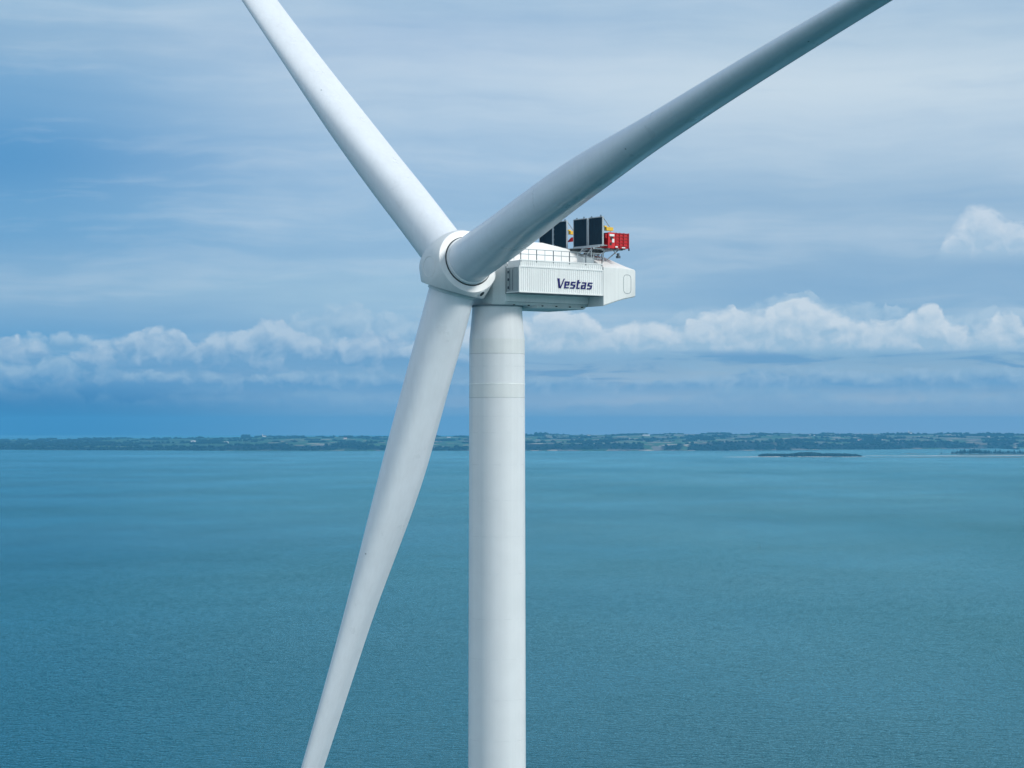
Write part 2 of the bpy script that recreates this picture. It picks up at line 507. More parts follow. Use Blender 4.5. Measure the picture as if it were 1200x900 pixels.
SHX = [-600, 0, 100, 200, 300, 850, 1000, 1200, 1800]
SHY = [526.5, 527.0, 527.6, 528.0, 528.4, 528.2, 526.8, 525.2, 525.5]
SKX = [-600, 0, 60, 110, 200, 290, 330, 420, 520, 620, 700, 800, 850, 1000, 1200, 1800]
SKY = [517, 515.5, 515.0, 514.2, 513.6, 512.4, 511.8, 511.6, 511.2, 509.6, 509.6, 508.8, 508.4, 508.2, 507.8, 508]
DR = 17500.0


def shore_d(px): return CAM_H * F / (np.interp(px, SHX, SHY) - 500)


def land_h(px, d):
    ds = shore_d(px) + 160 * (fbm(px / 60.0, px * 0 + 2.0, 3, 5) - 0.5)
    hm = CAM_H - (np.interp(px, SKX, SKY) - 500) / F * DR
    t = np.clip((d - ds) / (DR - ds), 0, 1.3)
    bl = 14 + 26 * sstep(fbm(px / 140.0, px * 0 + 8.0, 2, 9), 0.3, 0.6)
    bluff = np.minimum(bl, hm * 0.5) * sstep(d, ds - 5, ds + 330)
    x = px * d / F
    h = bluff + (hm - bluff) * np.clip(t, 0, 1) ** 0.9
    rol = (fbm(px / 150.0, d / 1300.0, 3, 21) - 0.5) * 26 * sstep(t, 0.05, 0.3) * sstep(-t, -1.1, -0.85) * np.clip(hm / 60, 0.4, 1)
    h = h + rol
    h = np.where(d > DR, h - (d - DR) * 0.012, h)
    return np.where(d < ds, -2.0, np.maximum(h, 0.4))


def wood_mask(px, d):
    ds = shore_d(px)
    k = (d - ds)
    a = fbm(px / 46.0, d / 620.0, 3, 33)
    m_ = sstep(a, 0.64, 0.68)
    strip = fbm(px / 90.0, d / 1500.0, 2, 61)
    coast = sstep(fbm(px / 130.0, px * 0 + 3.3, 3, 41) - 0.12 * sstep(px, 600, 760), 0.42, 0.50)
    coastw = 150 + 520 * fbm(px / 50.0, px * 0 + 9.0, 3, 43)
    c = coast * sstep(-k, -coastw - 30, -coastw + 30) * sstep(k, 40, 90)
    rim = sstep(-k, -330, -260) * sstep(k, 30, 70) * sstep(fbm(px / 40.0, px * 0 + 13.3, 3, 45), 0.40, 0.46)
    rb = sstep(px, 960, 1010) * sstep(-px, -1075, -1040) * sstep(fbm(px / 50.0, d / 900.0, 3, 71), 0.50, 0.55) * sstep(-k, -2600, -2300)
    rt = sstep(px, 1110, 1170) * sstep(fbm(px / 50.0, d / 700.0, 3, 72), 0.52, 0.57)
    lf = sstep(-px, -230, -120) * sstep(fbm(px / 60.0, d / 700.0, 3, 73), 0.52, 0.57)
    return np.clip(np.maximum.reduce([m_, c, rim, rb, rt, lf]), 0, 1)


nx, nd = 760, 170
pxs = np.linspace(-700, 1900, nx)
tt = np.linspace(0, 1, nd)
PX = np.repeat(pxs[None, :], nd, 0)
DD = shore_d(PX) - 250 + (DR + 3000 - shore_d(PX) + 250) * (tt[:, None] ** 1.15)
HH = land_h(PX, DD)
AZ = (PX - 600) / F
X = DD * np.tan(AZ); Y = DD
co = np.stack([X, Y, HH], -1).reshape(-1, 3)
me = bpy.data.meshes.new('hills')
idx = np.arange(nx * nd).reshape(nd, nx)
quads = np.stack([idx[:-1, :-1], idx[:-1, 1:], idx[1:, 1:], idx[1:, :-1]], -1).reshape(-1, 4)
me.from_pydata(co.tolist(), [], quads.tolist())
at = me.attributes.new('wood', 'FLOAT', 'POINT')
at.data.foreach_set('value', wood_mask(PX, DD).reshape(-1).astype(np.float32))


def land_build(n, p, c):
    geo = n.new('ShaderNodeNewGeometry')
    x, y, z = n.sep(geo.outputs['Position'])
    wz = n.noise(n.xyz(n.m('MULTIPLY', x, 1 / 500), n.m('MULTIPLY', y, 1 / 900), 0.0), 1.0, 3.0)
    u = n.m('ADD', n.m('MULTIPLY', x, 1 / 330), n.m('MULTIPLY', wz, 1.2))
    v = n.m('ADD', n.m('MULTIPLY', y, 1 / 950), n.m('MULTIPLY', wz, 0.8))
    vec = n.xyz(u, v, 0.0)
    vo = n.new('ShaderNodeTexVoronoi', feature='F1', distance='CHEBYCHEV')
    n.put(vo.inputs['Vector'], vec); vo.inputs['Randomness'].default_value = 0.85
    r_, g_, b_ = n.sep(vo.outputs['Color'])
    side = n.m('MULTIPLY', n.m('SUBTRACT', 1.0, n.ss(x, -2300.0, 0.0)), 0.26)
    k = n.m('ADD', n.m('SUBTRACT', r_, side), n.m('MULTIPLY', n.ss(x, -200.0, 700.0), 0.22), clamp=True)
    fc = n.ramp(k, [(0.0, (0.030, 0.085, 0.040, 1)), (0.22, (0.045, 0.125, 0.050, 1)), (0.42, (0.070, 0.170, 0.065, 1)), (0.60, (0.060, 0.145, 0.070, 1)),
                    (0.70, (0.16, 0.19, 0.13, 1)), (0.76, (0.46, 0.40, 0.31, 1)), (0.88, (0.20, 0.19, 0.17, 1))], 'CONSTANT')
    tex = n.noise(n.xyz(n.m('MULTIPLY', x, 1 / 60), n.m('MULTIPLY', y, 1 / 200), 0.0), 1.0, 5.0, 0.6)
    fc = n.mix(n.lr(tex, 0.35, 0.7, 0.0, 0.22), fc, (0.04, 0.09, 0.05, 1))
    e = n.new('ShaderNodeTexVoronoi', feature='DISTANCE_TO_EDGE')
    n.put(e.inputs['Vector'], vec); e.inputs['Randomness'].default_value = 0.85
    hedge = n.m('SUBTRACT', 1.0, n.ss(e.outputs['Distance'], 0.02, 0.06))
    fc = n.mix(n.m('MULTIPLY', hedge, 0.5), fc, (0.015, 0.04, 0.02, 1))
    wa = n.new('ShaderNodeAttribute', attribute_name='wood')
    fc = n.mix(wa.outputs['Fac'], fc, (0.006, 0.020, 0.013, 1))
    n.put(p.inputs['Base Color'], fc)
    p.inputs['Specular IOR Level'].default_value = 0.1


M['land'] = mat('far_land', (0.05, 0.12, 0.05), 0.9, build=land_build)
me.materials.append(M['land'])
me.polygons.foreach_set('use_smooth', [True] * len(me.polygons))
hills = bpy.data.objects.new('hills', me)
scene.collection.objects.link(hills)
tag(hills, 'low far shore of green and tan fields with wooded bluffs', 'hills', kind='structure')


def ground(px, d):
    return Vector((d * math.tan((px - 600) / F), d, float(land_h(np.array([float(px)]), np.array([float(d)]))[0])))


def leaf_build(n, p, c):
    o = n.new('ShaderNodeNewGeometry').outputs['Position']
    k = n.noise(o, 0.05, 4.0, 0.6)
    n.put(p.inputs['Base Color'], n.mix(n.lr(k, 0.35, 0.65, 0.0, 1.0), (0.005, 0.018, 0.010, 1), (0.014, 0.040, 0.018, 1)))
    p.inputs['Specular IOR Level'].default_value = 0.1


M['leaf'] = mat('far_foliage', (0.02, 0.05, 0.02), 0.9, build=leaf_build)
M['bark'] = mat('bark', (0.05, 0.035, 0.025), 0.9)

ICO = None


def ico_arrays():
    b = bmesh.new(); bmesh.ops.create_icosphere(b, subdivisions=2, radius=1.0)
    v = np.array([x.co[:] for x in b.verts]); b.verts.ensure_lookup_table()
    f = np.array([[q.index for q in fc.verts] for fc in b.faces]); b.free()
    return v, f


def crowns(name, pts, parent=None, m=None):
    """pts: list of (x,y,z,rx,ry,rz); lumpy crowns in one mesh"""
    v, f = ico_arrays()
    V, Fs = [], []
    for i, (x, y, z, rx, ry, rz) in enumerate(pts):
        k = 1 + 0.34 * (rng.rand(len(v), 1) - 0.5)
        V.append(v * k * np.array([rx, ry, rz]) + np.array([x, y, z + rz * 0.55]))
        Fs.append(f + i * len(v))
    me = bpy.data.meshes.new(name)
    me.from_pydata(np.concatenate(V).tolist(), [], np.concatenate(Fs).tolist())
    me.materials.append(m or M['leaf'])
    o = bpy.data.objects.new(name, me)
    scene.collection.objects.link(o)
    if parent: o.parent = parent
    return o


pts = []
cand = 60000
cp = rng.uniform(-60, 1260, cand); cdv = rng.rand(cand)
cd = shore_d(cp) + 40 + (DR + 60 - shore_d(cp)) * cdv ** 1.6
wm = wood_mask(cp, cd)
hh = land_h(cp, cd)
for i in range(cand):
    if wm[i] > 0.6 and len(pts) < 3000:
        r = rng.uniform(5, 9)
        pts.append((cd[i] * math.tan((cp[i] - 600) / F), cd[i], hh[i], r * rng.uniform(1, 1.8), r * 1.2, r * rng.uniform(0.7, 1.1)))
# tree lines along the skyline and hedges
for k in range(150):
    c = rng.uniform(0, 1200); L = rng.uniform(4, 26); dd0 = DR - rng.uniform(-60, 900) if k < 70 else rng.uniform(13200, 16800)
    if k >= 70: L *= 1.3
    q = 0.0
    s_ = rng.uniform(-30, 30)
    while q < L:
        px = c + q; d = dd0 + s_ * q
        q += rng.uniform(0.9, 2.0)
        if rng.rand() < 0.15: continue
        r = rng.uniform(5, 8.5)
        gpt = ground(px, d)
        pts.append((gpt.x, gpt.y, gpt.z, r * 1.4, r, r * rng.uniform(0.7, 1.15)))
for c0, c1, dd0, r0 in ((628, 643, DR, 13), (286, 293, DR - 50, 15), (830, 855, DR, 9), (735, 760, DR, 7)):
    px = c0
    while px < c1:
        gpt = ground(px, dd0); r = r0 * rng.uniform(0.7, 1.1)
        pts.append((gpt.x, gpt.y, gpt.z, r, r, r)); px += 1.4
wd = crowns('woodland', pts)
tag(wd, 'dark woods and hedgerows spread over the far shore', 'woodland', kind='stuff')

# ------------------------------------------------------------------ sandy spits and wooded islets
M['sand'] = mat('sand', (0.62, 0.58, 0.50), 0.9)
M['marsh'] = mat('salt_marsh', (0.10, 0.13, 0.09), 0.9)


def sea_pt(px, py, d=None):
    d = CAM_H * F / (py - 500) if d is None else d
    return Vector((d * math.tan((px - 600) / F), d, 0.0))


def spit(name, x0, x1, y, depth, ht, m, label, wob=6):
    """long low bar of ground; ragged outline, rounded top"""
    n = 90
    rings = []
    d0 = CAM_H * F / (y - 500)
    for i in range(n + 1):
        t = i / n
        px = x0 + (x1 - x0) * t
        e = math.sin(math.pi * min(max(t, 0.004), 0.996)) ** 0.45
        k = e * (0.45 + 0.9 * float(fbm(np.array([px / 9.0]), np.array([y]), 4, 3)[0]))
        wv = (float(fbm(np.array([px / 30.0]), np.array([y + 5]), 3, 4)[0]) - 0.5) * depth * 2.2
        hd = depth * 0.5 * k; hz = ht * k
        ring = []
        for a in range(9):
            th = math.pi * a / 8
            dd = d0 + wv - hd * math.cos(th)
            ring.append((dd * math.tan((px - 600) / F), dd, -0.4 + (hz + 0.4) * math.sin(th)))
        rings.append(ring)
    bm = bmesh.new()
    V = [[bm.verts.new(p) for p in r] for r in rings]
    for a, b in zip(V, V[1:]):
        for i in range(8): bm.faces.new((a[i], a[i + 1], b[i + 1], b[i]))
    o = link(name, bm, m, smooth=50)
    tag(o, label, 'sandbar', kind='structure')
    return o


spit('sandbar', 846, 1012, 535.4, 120, 1.5, M['sand'], 'thin sandy spit running out left from the wooded islet')
spit('sandbar', 1002, 1290, 535.9, 150, 1.8, M['marsh'], 'long low marshy bar behind the open water at right')
spit('sandbar', 1184, 1320, 534.6, 120, 2.2, M['marsh'], 'short dark bar at the right edge of the sea')
spit('sandbar', 1050, 1082, 532.0, 150, 2.0, M['marsh'], 'small dark bar left of the conifer islet')
spit('sandbar', 1005, 1300, 534.3, 110, 1.5, M['sand'], 'pale thin sand line between the two marsh bars')
spit('island', 886, 1008, 535.0, 330, 3.0, M['marsh'], 'low ground of the wooded islet')
spit('island', 1092, 1330, 532.4, 420, 2.5, M['marsh'], 'low ground of the conifer islet at right')
pts = []
px = 889.0
TOPX = [888, 897, 905, 925, 935, 948, 955, 962, 985, 1000, 1006]
TOPH = [8, 12, 11.5, 11.5, 17.5, 18, 16, 12.5, 12.5, 9, 3]
while px < 1005:
    for k in range(3):
        d = CAM_H * F / (535.0 - 500) + (k - 1) * 80 + rng.uniform(-25, 25)
        hgt = np.interp(px, TOPX, TOPH) * rng.uniform(0.86, 1.03)
        pts.append((d * math.tan((px - 600) / F), d, 1.0, rng.uniform(5, 8), 9, hgt / 1.5))
    px += 1.3
isl = crowns('grove', pts)
tag(isl, 'dense dark trees covering the small islet', 'grove', kind='stuff')


def make_pine(h):
    root = empty('pine_tree', (0, 0, 0))
    bm = bmesh.new(); add_bar(bm, (0, 0, -0.3), (0, 0, h * 0.6), h * 0.022, 6, h * 0.008)
    link('trunk', bm, M['bark'], root)
    bm = bmesh.new()
    tiers = 7
    for i in range(tiers):
        z0 = h * (0.16 + 0.76 * i / tiers); r = h * 0.34 * (1 - i / tiers) ** 0.8 + h * 0.04
        n = 11
        rim = [bm.verts.new((math.cos(t) * r * rng.uniform(.6, 1.2), math.sin(t) * r * rng.uniform(.6, 1.2), z0 - h * rng.uniform(0.0, 0.05))) for t in [k * 2 * math.pi / n for k in range(n)]]
        tp = bm.verts.new((rng.uniform(-.1, .1), rng.uniform(-.1, .1), z0 + h * 0.24)); bt = bm.verts.new((0, 0, z0 + h * 0.03))
        for k in range(n):
            bm.faces.new((rim[k], rim[(k + 1) % n], tp)); bm.faces.new((rim[(k + 1) % n], rim[k], bt))
    link('crown', bm, M['leaf'], root)
    return root


def copy_tree(root):
    r = root.copy(); scene.collection.objects.link(r)
    for ch in list(root.children):
        c = ch.copy(); scene.collection.objects.link(c); c.parent = r
    return r


protos = [make_pine(19.0), make_pine(16.0), make_pine(16.0)]
n_p = 0
px = 1109.0
while px < 1222:
    hs = np.interp(px, [1108, 1118, 1125, 1140, 1155, 1170, 1225], [0.55, 1.0, 1.1, 1.15, 0.9, 0.78, 0.8]) * rng.uniform(0.75, 1.15)
    t = protos[n_p] if n_p < 3 else copy_tree(protos[n_p % 3])
    d = CAM_H * F / (532.4 - 500) + rng.uniform(-110, 110)
    t.location = (d * math.tan((px - 600) / F), d, 1.2)
    t.scale = (hs * 1.25, hs * 1.25, hs * 1.3)
    t.rotation_euler = (0, 0, rng.uniform(0, 6.28))
    tag(t, 'dark conifer in the ragged row on the islet at the right edge', 'tree', 'conifers on the islet at right')
    n_p += 1
    px += rng.uniform(1.2, 2.4)
t = copy_tree(protos[0]); g0 = sea_pt(1097, 532.4); t.location = (g0.x, g0.y, 1.0); t.scale = (.6, .6, .62)
tag(t, 'lone small conifer standing left of the ragged conifer row', 'tree', 'conifers on the islet at right')

# ------------------------------------------------------------------ farms and a church on the far shore
M['lime'] = mat('whitewash', (0.80, 0.79, 0.74), 0.8)
M['slate'] = mat('slate_roof', (0.14, 0.15, 0.17), 0.7)
M['tile'] = mat('tile_roof', (0.30, 0.12, 0.08), 0.8)
M['zinc'] = mat('pale_roof', (0.55, 0.57, 0.58), 0.6)


def gable(root, L, W, Hw, Hr, wm_, rm_, ox=0.0, oy=0.0):
    bm = bmesh.new()
    add_box(bm, ox - L / 2, ox + L / 2, oy - W / 2, oy + W / 2, -2, Hw)
    vs1 = [bm.verts.new(p) for p in ((ox - L / 2, oy - W / 2, Hw), (ox - L / 2, oy + W / 2, Hw), (ox - L / 2, oy, Hw + Hr - 0.2))]
    vs2 = [bm.verts.new(p) for p in ((ox + L / 2, oy - W / 2, Hw), (ox + L / 2, oy + W / 2, Hw), (ox + L / 2, oy, Hw + Hr - 0.2))]
    bm.faces.new(vs1); bm.faces.new(vs2[::-1])
    link('wall', bm, wm_, root)
    bm = bmesh.new()
    o = 0.6
    for s in (-1, 1):
        add_hexa(bm, [(ox - L / 2 - o, oy + s * (W / 2 + o), Hw - 0.1), (ox + L / 2 + o, oy + s * (W / 2 + o), Hw - 0.1), (ox + L / 2 + o, oy, Hw + Hr), (ox - L / 2 - o, oy, Hw + Hr),
                      (ox - L / 2 - o, oy + s * (W / 2 + o), Hw + 0.3), (ox + L / 2 + o, oy + s * (W / 2 + o), Hw + 0.3), (ox + L / 2 + o, oy, Hw + Hr + 0.4), (ox - L / 2 - o, oy, Hw + Hr + 0.4)])
    link('roof', bm, rm_, root)


farms = [(229, 14300, 30, 0.3, 'zinc', 'pale farm by the light field on the far left shore'),
         (267, 13300, 26, -0.2, 'zinc', 'low white barn near the water on the far left shore'),
         (405, 15600, 24, 0.1, 'tile', 'small white farm just left of the hanging blade tip, on the far shore'),
         (526, 16200, 24, 0.2, 'slate', 'white farmhouse seen between the hanging blade and the tower'),
         (757, 16000, 50, 0.05, 'zinc', 'long pale barn in the fields right of the tower'),
         (846, 16900, 36, -0.3, 'slate', 'white farm on the hill left of the wooded islet'),
         (946, 17000, 32, 0.2, 'slate', 'white farm beneath the skyline above the wooded islet'),
         (952, 16700, 20, 1.2, 'tile', 'red roofed house beside the farm above the wooded islet'),
         (998, 16000, 22, 0.5, 'slate', 'white house in the woods right of the wooded islet'),
         (1004, 14300, 24, 0.1, 'tile', 'white house low on the shore behind the right end of the wooded islet'),
         (1150, 15600, 22, -0.1, 'slate', 'white house among the woods above the conifer islet'),
         (690, 16600, 24, 0.4, 'slate', 'small white farm near the skyline just right of the tower')]
for px, d, L, rz, rf, lb in farms:
    gp = ground(px, d)
    r = empty('farmhouse', gp, rz)
    gable(r, L, L * 0.36, 5.5, 4.5, M['lime'], M[rf])
    tag(r, lb, 'farm', 'farm buildings on the far shore')
for px, d, lb in ((1061, 17450, 'white village church with stepped tower on the far skyline at right'), (310, 17400, 'white church on the skyline of the far left shore')):
    gp = ground(px, d)
    r = empty('church', gp, 0.2)
    gable(r, 24, 10, 8, 6, M['lime'], M['slate'], 8)
    bm = bmesh.new(); add_box(bm, -9, -3.6, -4, 4, -2, 20)
    add_box(bm, -9, -3.6, -2.5, 2.5, 20, 23)
    link('tower', bm, M['lime'], r)
    tag(r, lb, 'church')

# ------------------------------------------------------------------ marker buoys
M['buoy'] = mat('buoy_green', (0.015, 0.06, 0.055), 0.6)
for px, py, s, lb in ((889, 641, 1.05, 'dark marker buoy alone on the sea right of the tower'),
                      (357, 577, 0.95, 'tiny dark marker buoy left of the hanging blade, second nearest to the far shore'),
                      (397, 585, 0.8, 'tiny marker buoy just left of the hanging blade'),
                      (507, 605, 0.9, 'tiny marker buoy between the hanging blade and the tower'),
                      (265, 561, 1.0, 'tiny marker buoy on the left, nearest the far shore')):
    g0 = sea_pt(px, py)
    r = empty('marker_buoy', g0)
    bm = bmesh.new()
    prof = [(0.25, -0.5), (0.7, -0.2), (0.78, 0.15), (0.6, 0.5), (0.2, 0.75)]
    add_rings(bm, [[(q * s * math.cos(t), q * s * math.sin(t), z * s) for t in [i * math.pi / 6 for i in range(12)]] for q, z in prof])
    link('float', bm, M['buoy'], r, smooth=40)
    bm = bmesh.new(); add_bar(bm, (0, 0, 0.7 * s), (0, 0, 2.4 * s), 0.09 * s)
    link('mast', bm, M['buoy'], r)
    bm = bmesh.new()
    add_hexa(bm, [(-.32 * s, -.04, 2.1 * s), (.32 * s, -.04, 2.1 * s), (.32 * s, .04, 2.1 * s), (-.32 * s, .04, 2.1 * s), (-.05 * s, -.04, 2.8 * s), (.05 * s, -.04, 2.8 * s), (.05 * s, .04, 2.8 * s), (-.05 * s, .04, 2.8 * s)])
    link('topmark', bm, M['buoy'], r)
    tag(r, lb, 'buoy', 'marker buoys on the sea')

# ------------------------------------------------------------------ wind turbine
PSI = R(36.939)
TILT, CONE, DELTA, BEND = R(1.29), R(7.448), R(14.195), 4.784e-4
HUB = Vector((-6.1155, 256.0029, 17.9537 + CAM_H))
A0 = Vector((math.cos(PSI), math.sin(PSI), 0))
AT = 5.5                                  # tower axis behind the hub
base_pt = HUB + A0 * AT; base_pt.z = 0
ZH = HUB.z
turb = empty('wind_turbine', base_pt, PSI)
tag(turb, 'huge white three-bladed offshore wind turbine with boxy container nacelle', 'wind turbine')


def L(a, h, z):            # nacelle frame (a rearwards from hub, h towards the viewer's right, z up from hub) -> turbine space
    return Vector((a - AT, -h, z + ZH))


# tower
def tz(y): return CAM_H + (500 - y) / F * 260.4
prof = [(3.75, 0.0), (3.42, 70.0), (3.30, tz(900)), (3.22, tz(544)), (3.205, tz(466)), (3.20, tz(450)), (3.19, tz(415)), (3.18, tz(398)), (3.05, tz(385)), (2.93, tz(372)), (2.86, ZH - 4.0)]
bm = bmesh.new()
NS = 128
rings = [[(r * math.cos(t), r * math.sin(t), z) for t in [i * 2 * math.pi / NS for i in range(NS)]] for r, z in prof]
add_rings(bm, rings)
tower = link('tower', bm, M['tower'], turb, smooth=30)


def rad_at(z): return float(np.interp(z, [p[1] for p in prof], [p[0] for p in prof]))


def band(z0, z1, m, pr=0.012, name='flange_joint'):
    bm = bmesh.new()
    ro = [[((rad_at(z) + e) * math.cos(t), (rad_at(z) + e) * math.sin(t), z) for t in [i * 2 * math.pi / NS for i in range(NS)]]
          for z, e in ((z0, -0.05), (z0, pr), (z1, pr), (z1, -0.05))]
    add_rings(bm, ro, cap=False)
    return link(name, bm, m, tower, smooth=30)


band(tz(415.3), tz(398.2), M['tower2'], 0.006, 'paint_band')
band(tz(466.0), tz(450.5), M['tower2'], 0.006, 'paint_band')
band(tz(415.5), tz(415.0), M['joint'], 0.012)
band(tz(466.4), tz(465.9), M['joint'], 0.012)
M['bright'] = mat('weld_bead_paint', (0.85, 0.88, 0.88), 0.4)
band(tz(450.6), tz(449.8), M['bright'], 0.03)
for yy in (430, 488, 507, 544, 585, 627, 670, 722, 768, 815, 862):
    band(tz(yy) - 0.03, tz(yy) + 0.03, M['weld'], 0.010, 'weld_seam')

# nacelle body -------------------------------------------------------------
def sect(a, hb, zb, zs, ht, zt, hbot=None):     # cross-section ring at station a: bottom, side shoulder, roof plateau
    hbot = hb - 0.35 if hbot is None else hbot
    pts = [(-hbot, zb), (hbot, zb), (hb, zb + 0.35), (hb, zs), (ht, zt), (-ht, zt), (-hb, zs), (-hb, zb + 0.35)]
    return [L(a, h, z) for h, z in pts]


bm = bmesh.new()
add_rings(bm, [sect(3.18, 2.30, -3.95, 1.0, 1.3, 2.5), sect(3.30, 2.45, -4.02, 1.1, 1.4, 2.7), sect(4.05, 3.62, -4.05, 0.75, 2.0, 3.35), sect(10.5, 3.62, -4.05, 0.75, 2.0, 3.30),
               sect(13.0, 3.62, -4.05, 0.75, 2.0, 2.95), sect(15.9, 3.62, -4.05, 0.75, 2.0, 2.45), sect(16.15, 3.55, -3.9, 0.75, 2.0, 2.4)])
bevel(bm, 0.08, 2, 20)
nac = link('nacelle', bm, M['nac'], turb, smooth=35)
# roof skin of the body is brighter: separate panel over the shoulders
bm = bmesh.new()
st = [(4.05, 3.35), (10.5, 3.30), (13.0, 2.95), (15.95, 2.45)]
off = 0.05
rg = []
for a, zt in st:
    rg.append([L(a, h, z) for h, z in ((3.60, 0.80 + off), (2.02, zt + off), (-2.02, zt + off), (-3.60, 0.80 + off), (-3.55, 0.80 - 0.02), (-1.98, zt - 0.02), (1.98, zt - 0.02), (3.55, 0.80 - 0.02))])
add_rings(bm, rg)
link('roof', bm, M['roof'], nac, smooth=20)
# tail section (full width)
bm = bmesh.new()
HC = 6.26


def tail(a, zb, zs, ht, zt, hb=HC):
    pts = [(-hb + 0.1, zb), (hb - 0.1, zb), (hb, zb + 0.12), (hb, zs), (ht, zt), (-ht, zt), (-hb, zs), (-hb, zb + 0.12)]
    return [L(a, h, z) for h, z in pts]


add_rings(bm, [tail(16.22, -3.98, 0.50, 2.6, 2.30), tail(18.4, -3.33, 0.47, 2.6, 2.10), tail(19.3, -3.1, 0.45, 2.7, 1.95), tail(20.95, -2.78, 0.36, 4.6, 0.82), tail(21.15, -2.6, 0.2, 4.8, 0.55, HC - 0.15)])
bevel(bm, 0.10, 3, 18)
tl = link('tail_housing', bm, M['nac'], nac, smooth=40)
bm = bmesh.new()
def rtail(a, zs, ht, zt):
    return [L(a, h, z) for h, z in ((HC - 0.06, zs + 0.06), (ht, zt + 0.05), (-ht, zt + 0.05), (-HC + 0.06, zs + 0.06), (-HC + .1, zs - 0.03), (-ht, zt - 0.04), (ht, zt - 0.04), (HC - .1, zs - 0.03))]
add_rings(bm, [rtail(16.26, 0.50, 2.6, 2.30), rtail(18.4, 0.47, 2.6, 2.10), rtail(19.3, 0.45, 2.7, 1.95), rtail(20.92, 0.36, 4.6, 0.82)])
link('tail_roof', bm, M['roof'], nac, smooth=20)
# panel crease and hatch on the tail side
bm = bmesh.new(); add_box(bm, 18.40 - AT, 18.44 - AT, -HC - 0.006, -HC + 0.05, ZH - 3.2, ZH + 0.44)
link('panel_joint', bm, M['tower2'], nac)
bm = bmesh.new()
a0_, a1_, z0_, z1_, rr = 19.2, 20.38, -2.42, -0.20, 0.45
op, ip = [], []
for cx, cz, s0 in ((a1_ - rr, z1_ - rr, 0), (a0_ + rr, z1_ - rr, 90), (a0_ + rr, z0_ + rr, 180), (a1_ - rr, z0_ + rr, 270)):
    for k in range(7):
        t = R(s0 + 15 * k)
        op.append((cx + rr * math.cos(t), cz + rr * math.sin(t))); ip.append((cx + (rr - 0.055) * math.cos(t), cz + (rr - 0.055) * math.sin(t)))
n_ = len(op)
vo = [[bm.verts.new(L(a, HC + e, z)) for a, z in pp] for pp, e in ((op, -0.02), (op, 0.015), (ip, 0.015), (ip, -0.02))]
for A_, B_ in zip(vo, vo[1:]):
    for i in range(n_): bm.faces.new((A_[i], A_[(i + 1) % n_], B_[(i + 1) % n_], B_[i]))
link('hatch_frame', bm, M['seam_shade'], nac)

# underside service deck
bm = bmesh.new()
add_hexa(bm, [L(8.8, -3.3, -4.30), L(15.6, -3.3, -4.30), L(15.6, 3.3, -4.30), L(8.8, 3.3, -4.30), L(8.6, -3.5, -4.06), L(15.85, -3.5, -4.06), L(15.85, 3.5, -4.06), L(8.6, 3.5, -4.06)])
link('belly_tray', bm, M['nac'], nac)
bm = bmesh.new()
bm.free()
for a in (5.3, 7.4, 9.4, 11.4, 13.4, 15.2):
    bm = bmesh.new()
    add_box(bm, a - AT - 0.07, a - AT + 0.07, -3.645, -3.4, ZH - 4.13, ZH - 4.02)
    link('tie_down', bm, M['dark'], nac)
bm = bmesh.new()
add_box(bm, 4.3 - AT, 15.9 - AT, -3.645, -3.60, ZH - 3.74, ZH - 3.70)
link('drip_edge', bm, M['seam_shade'], nac)
# yaw ring under the nacelle, its dark colour painting in the contact shadow
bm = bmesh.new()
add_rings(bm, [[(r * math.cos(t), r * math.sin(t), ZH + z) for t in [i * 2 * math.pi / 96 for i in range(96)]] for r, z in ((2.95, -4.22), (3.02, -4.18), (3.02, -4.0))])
link('yaw_shadow_ring', bm, M['seam_shade'], nac, smooth=30)

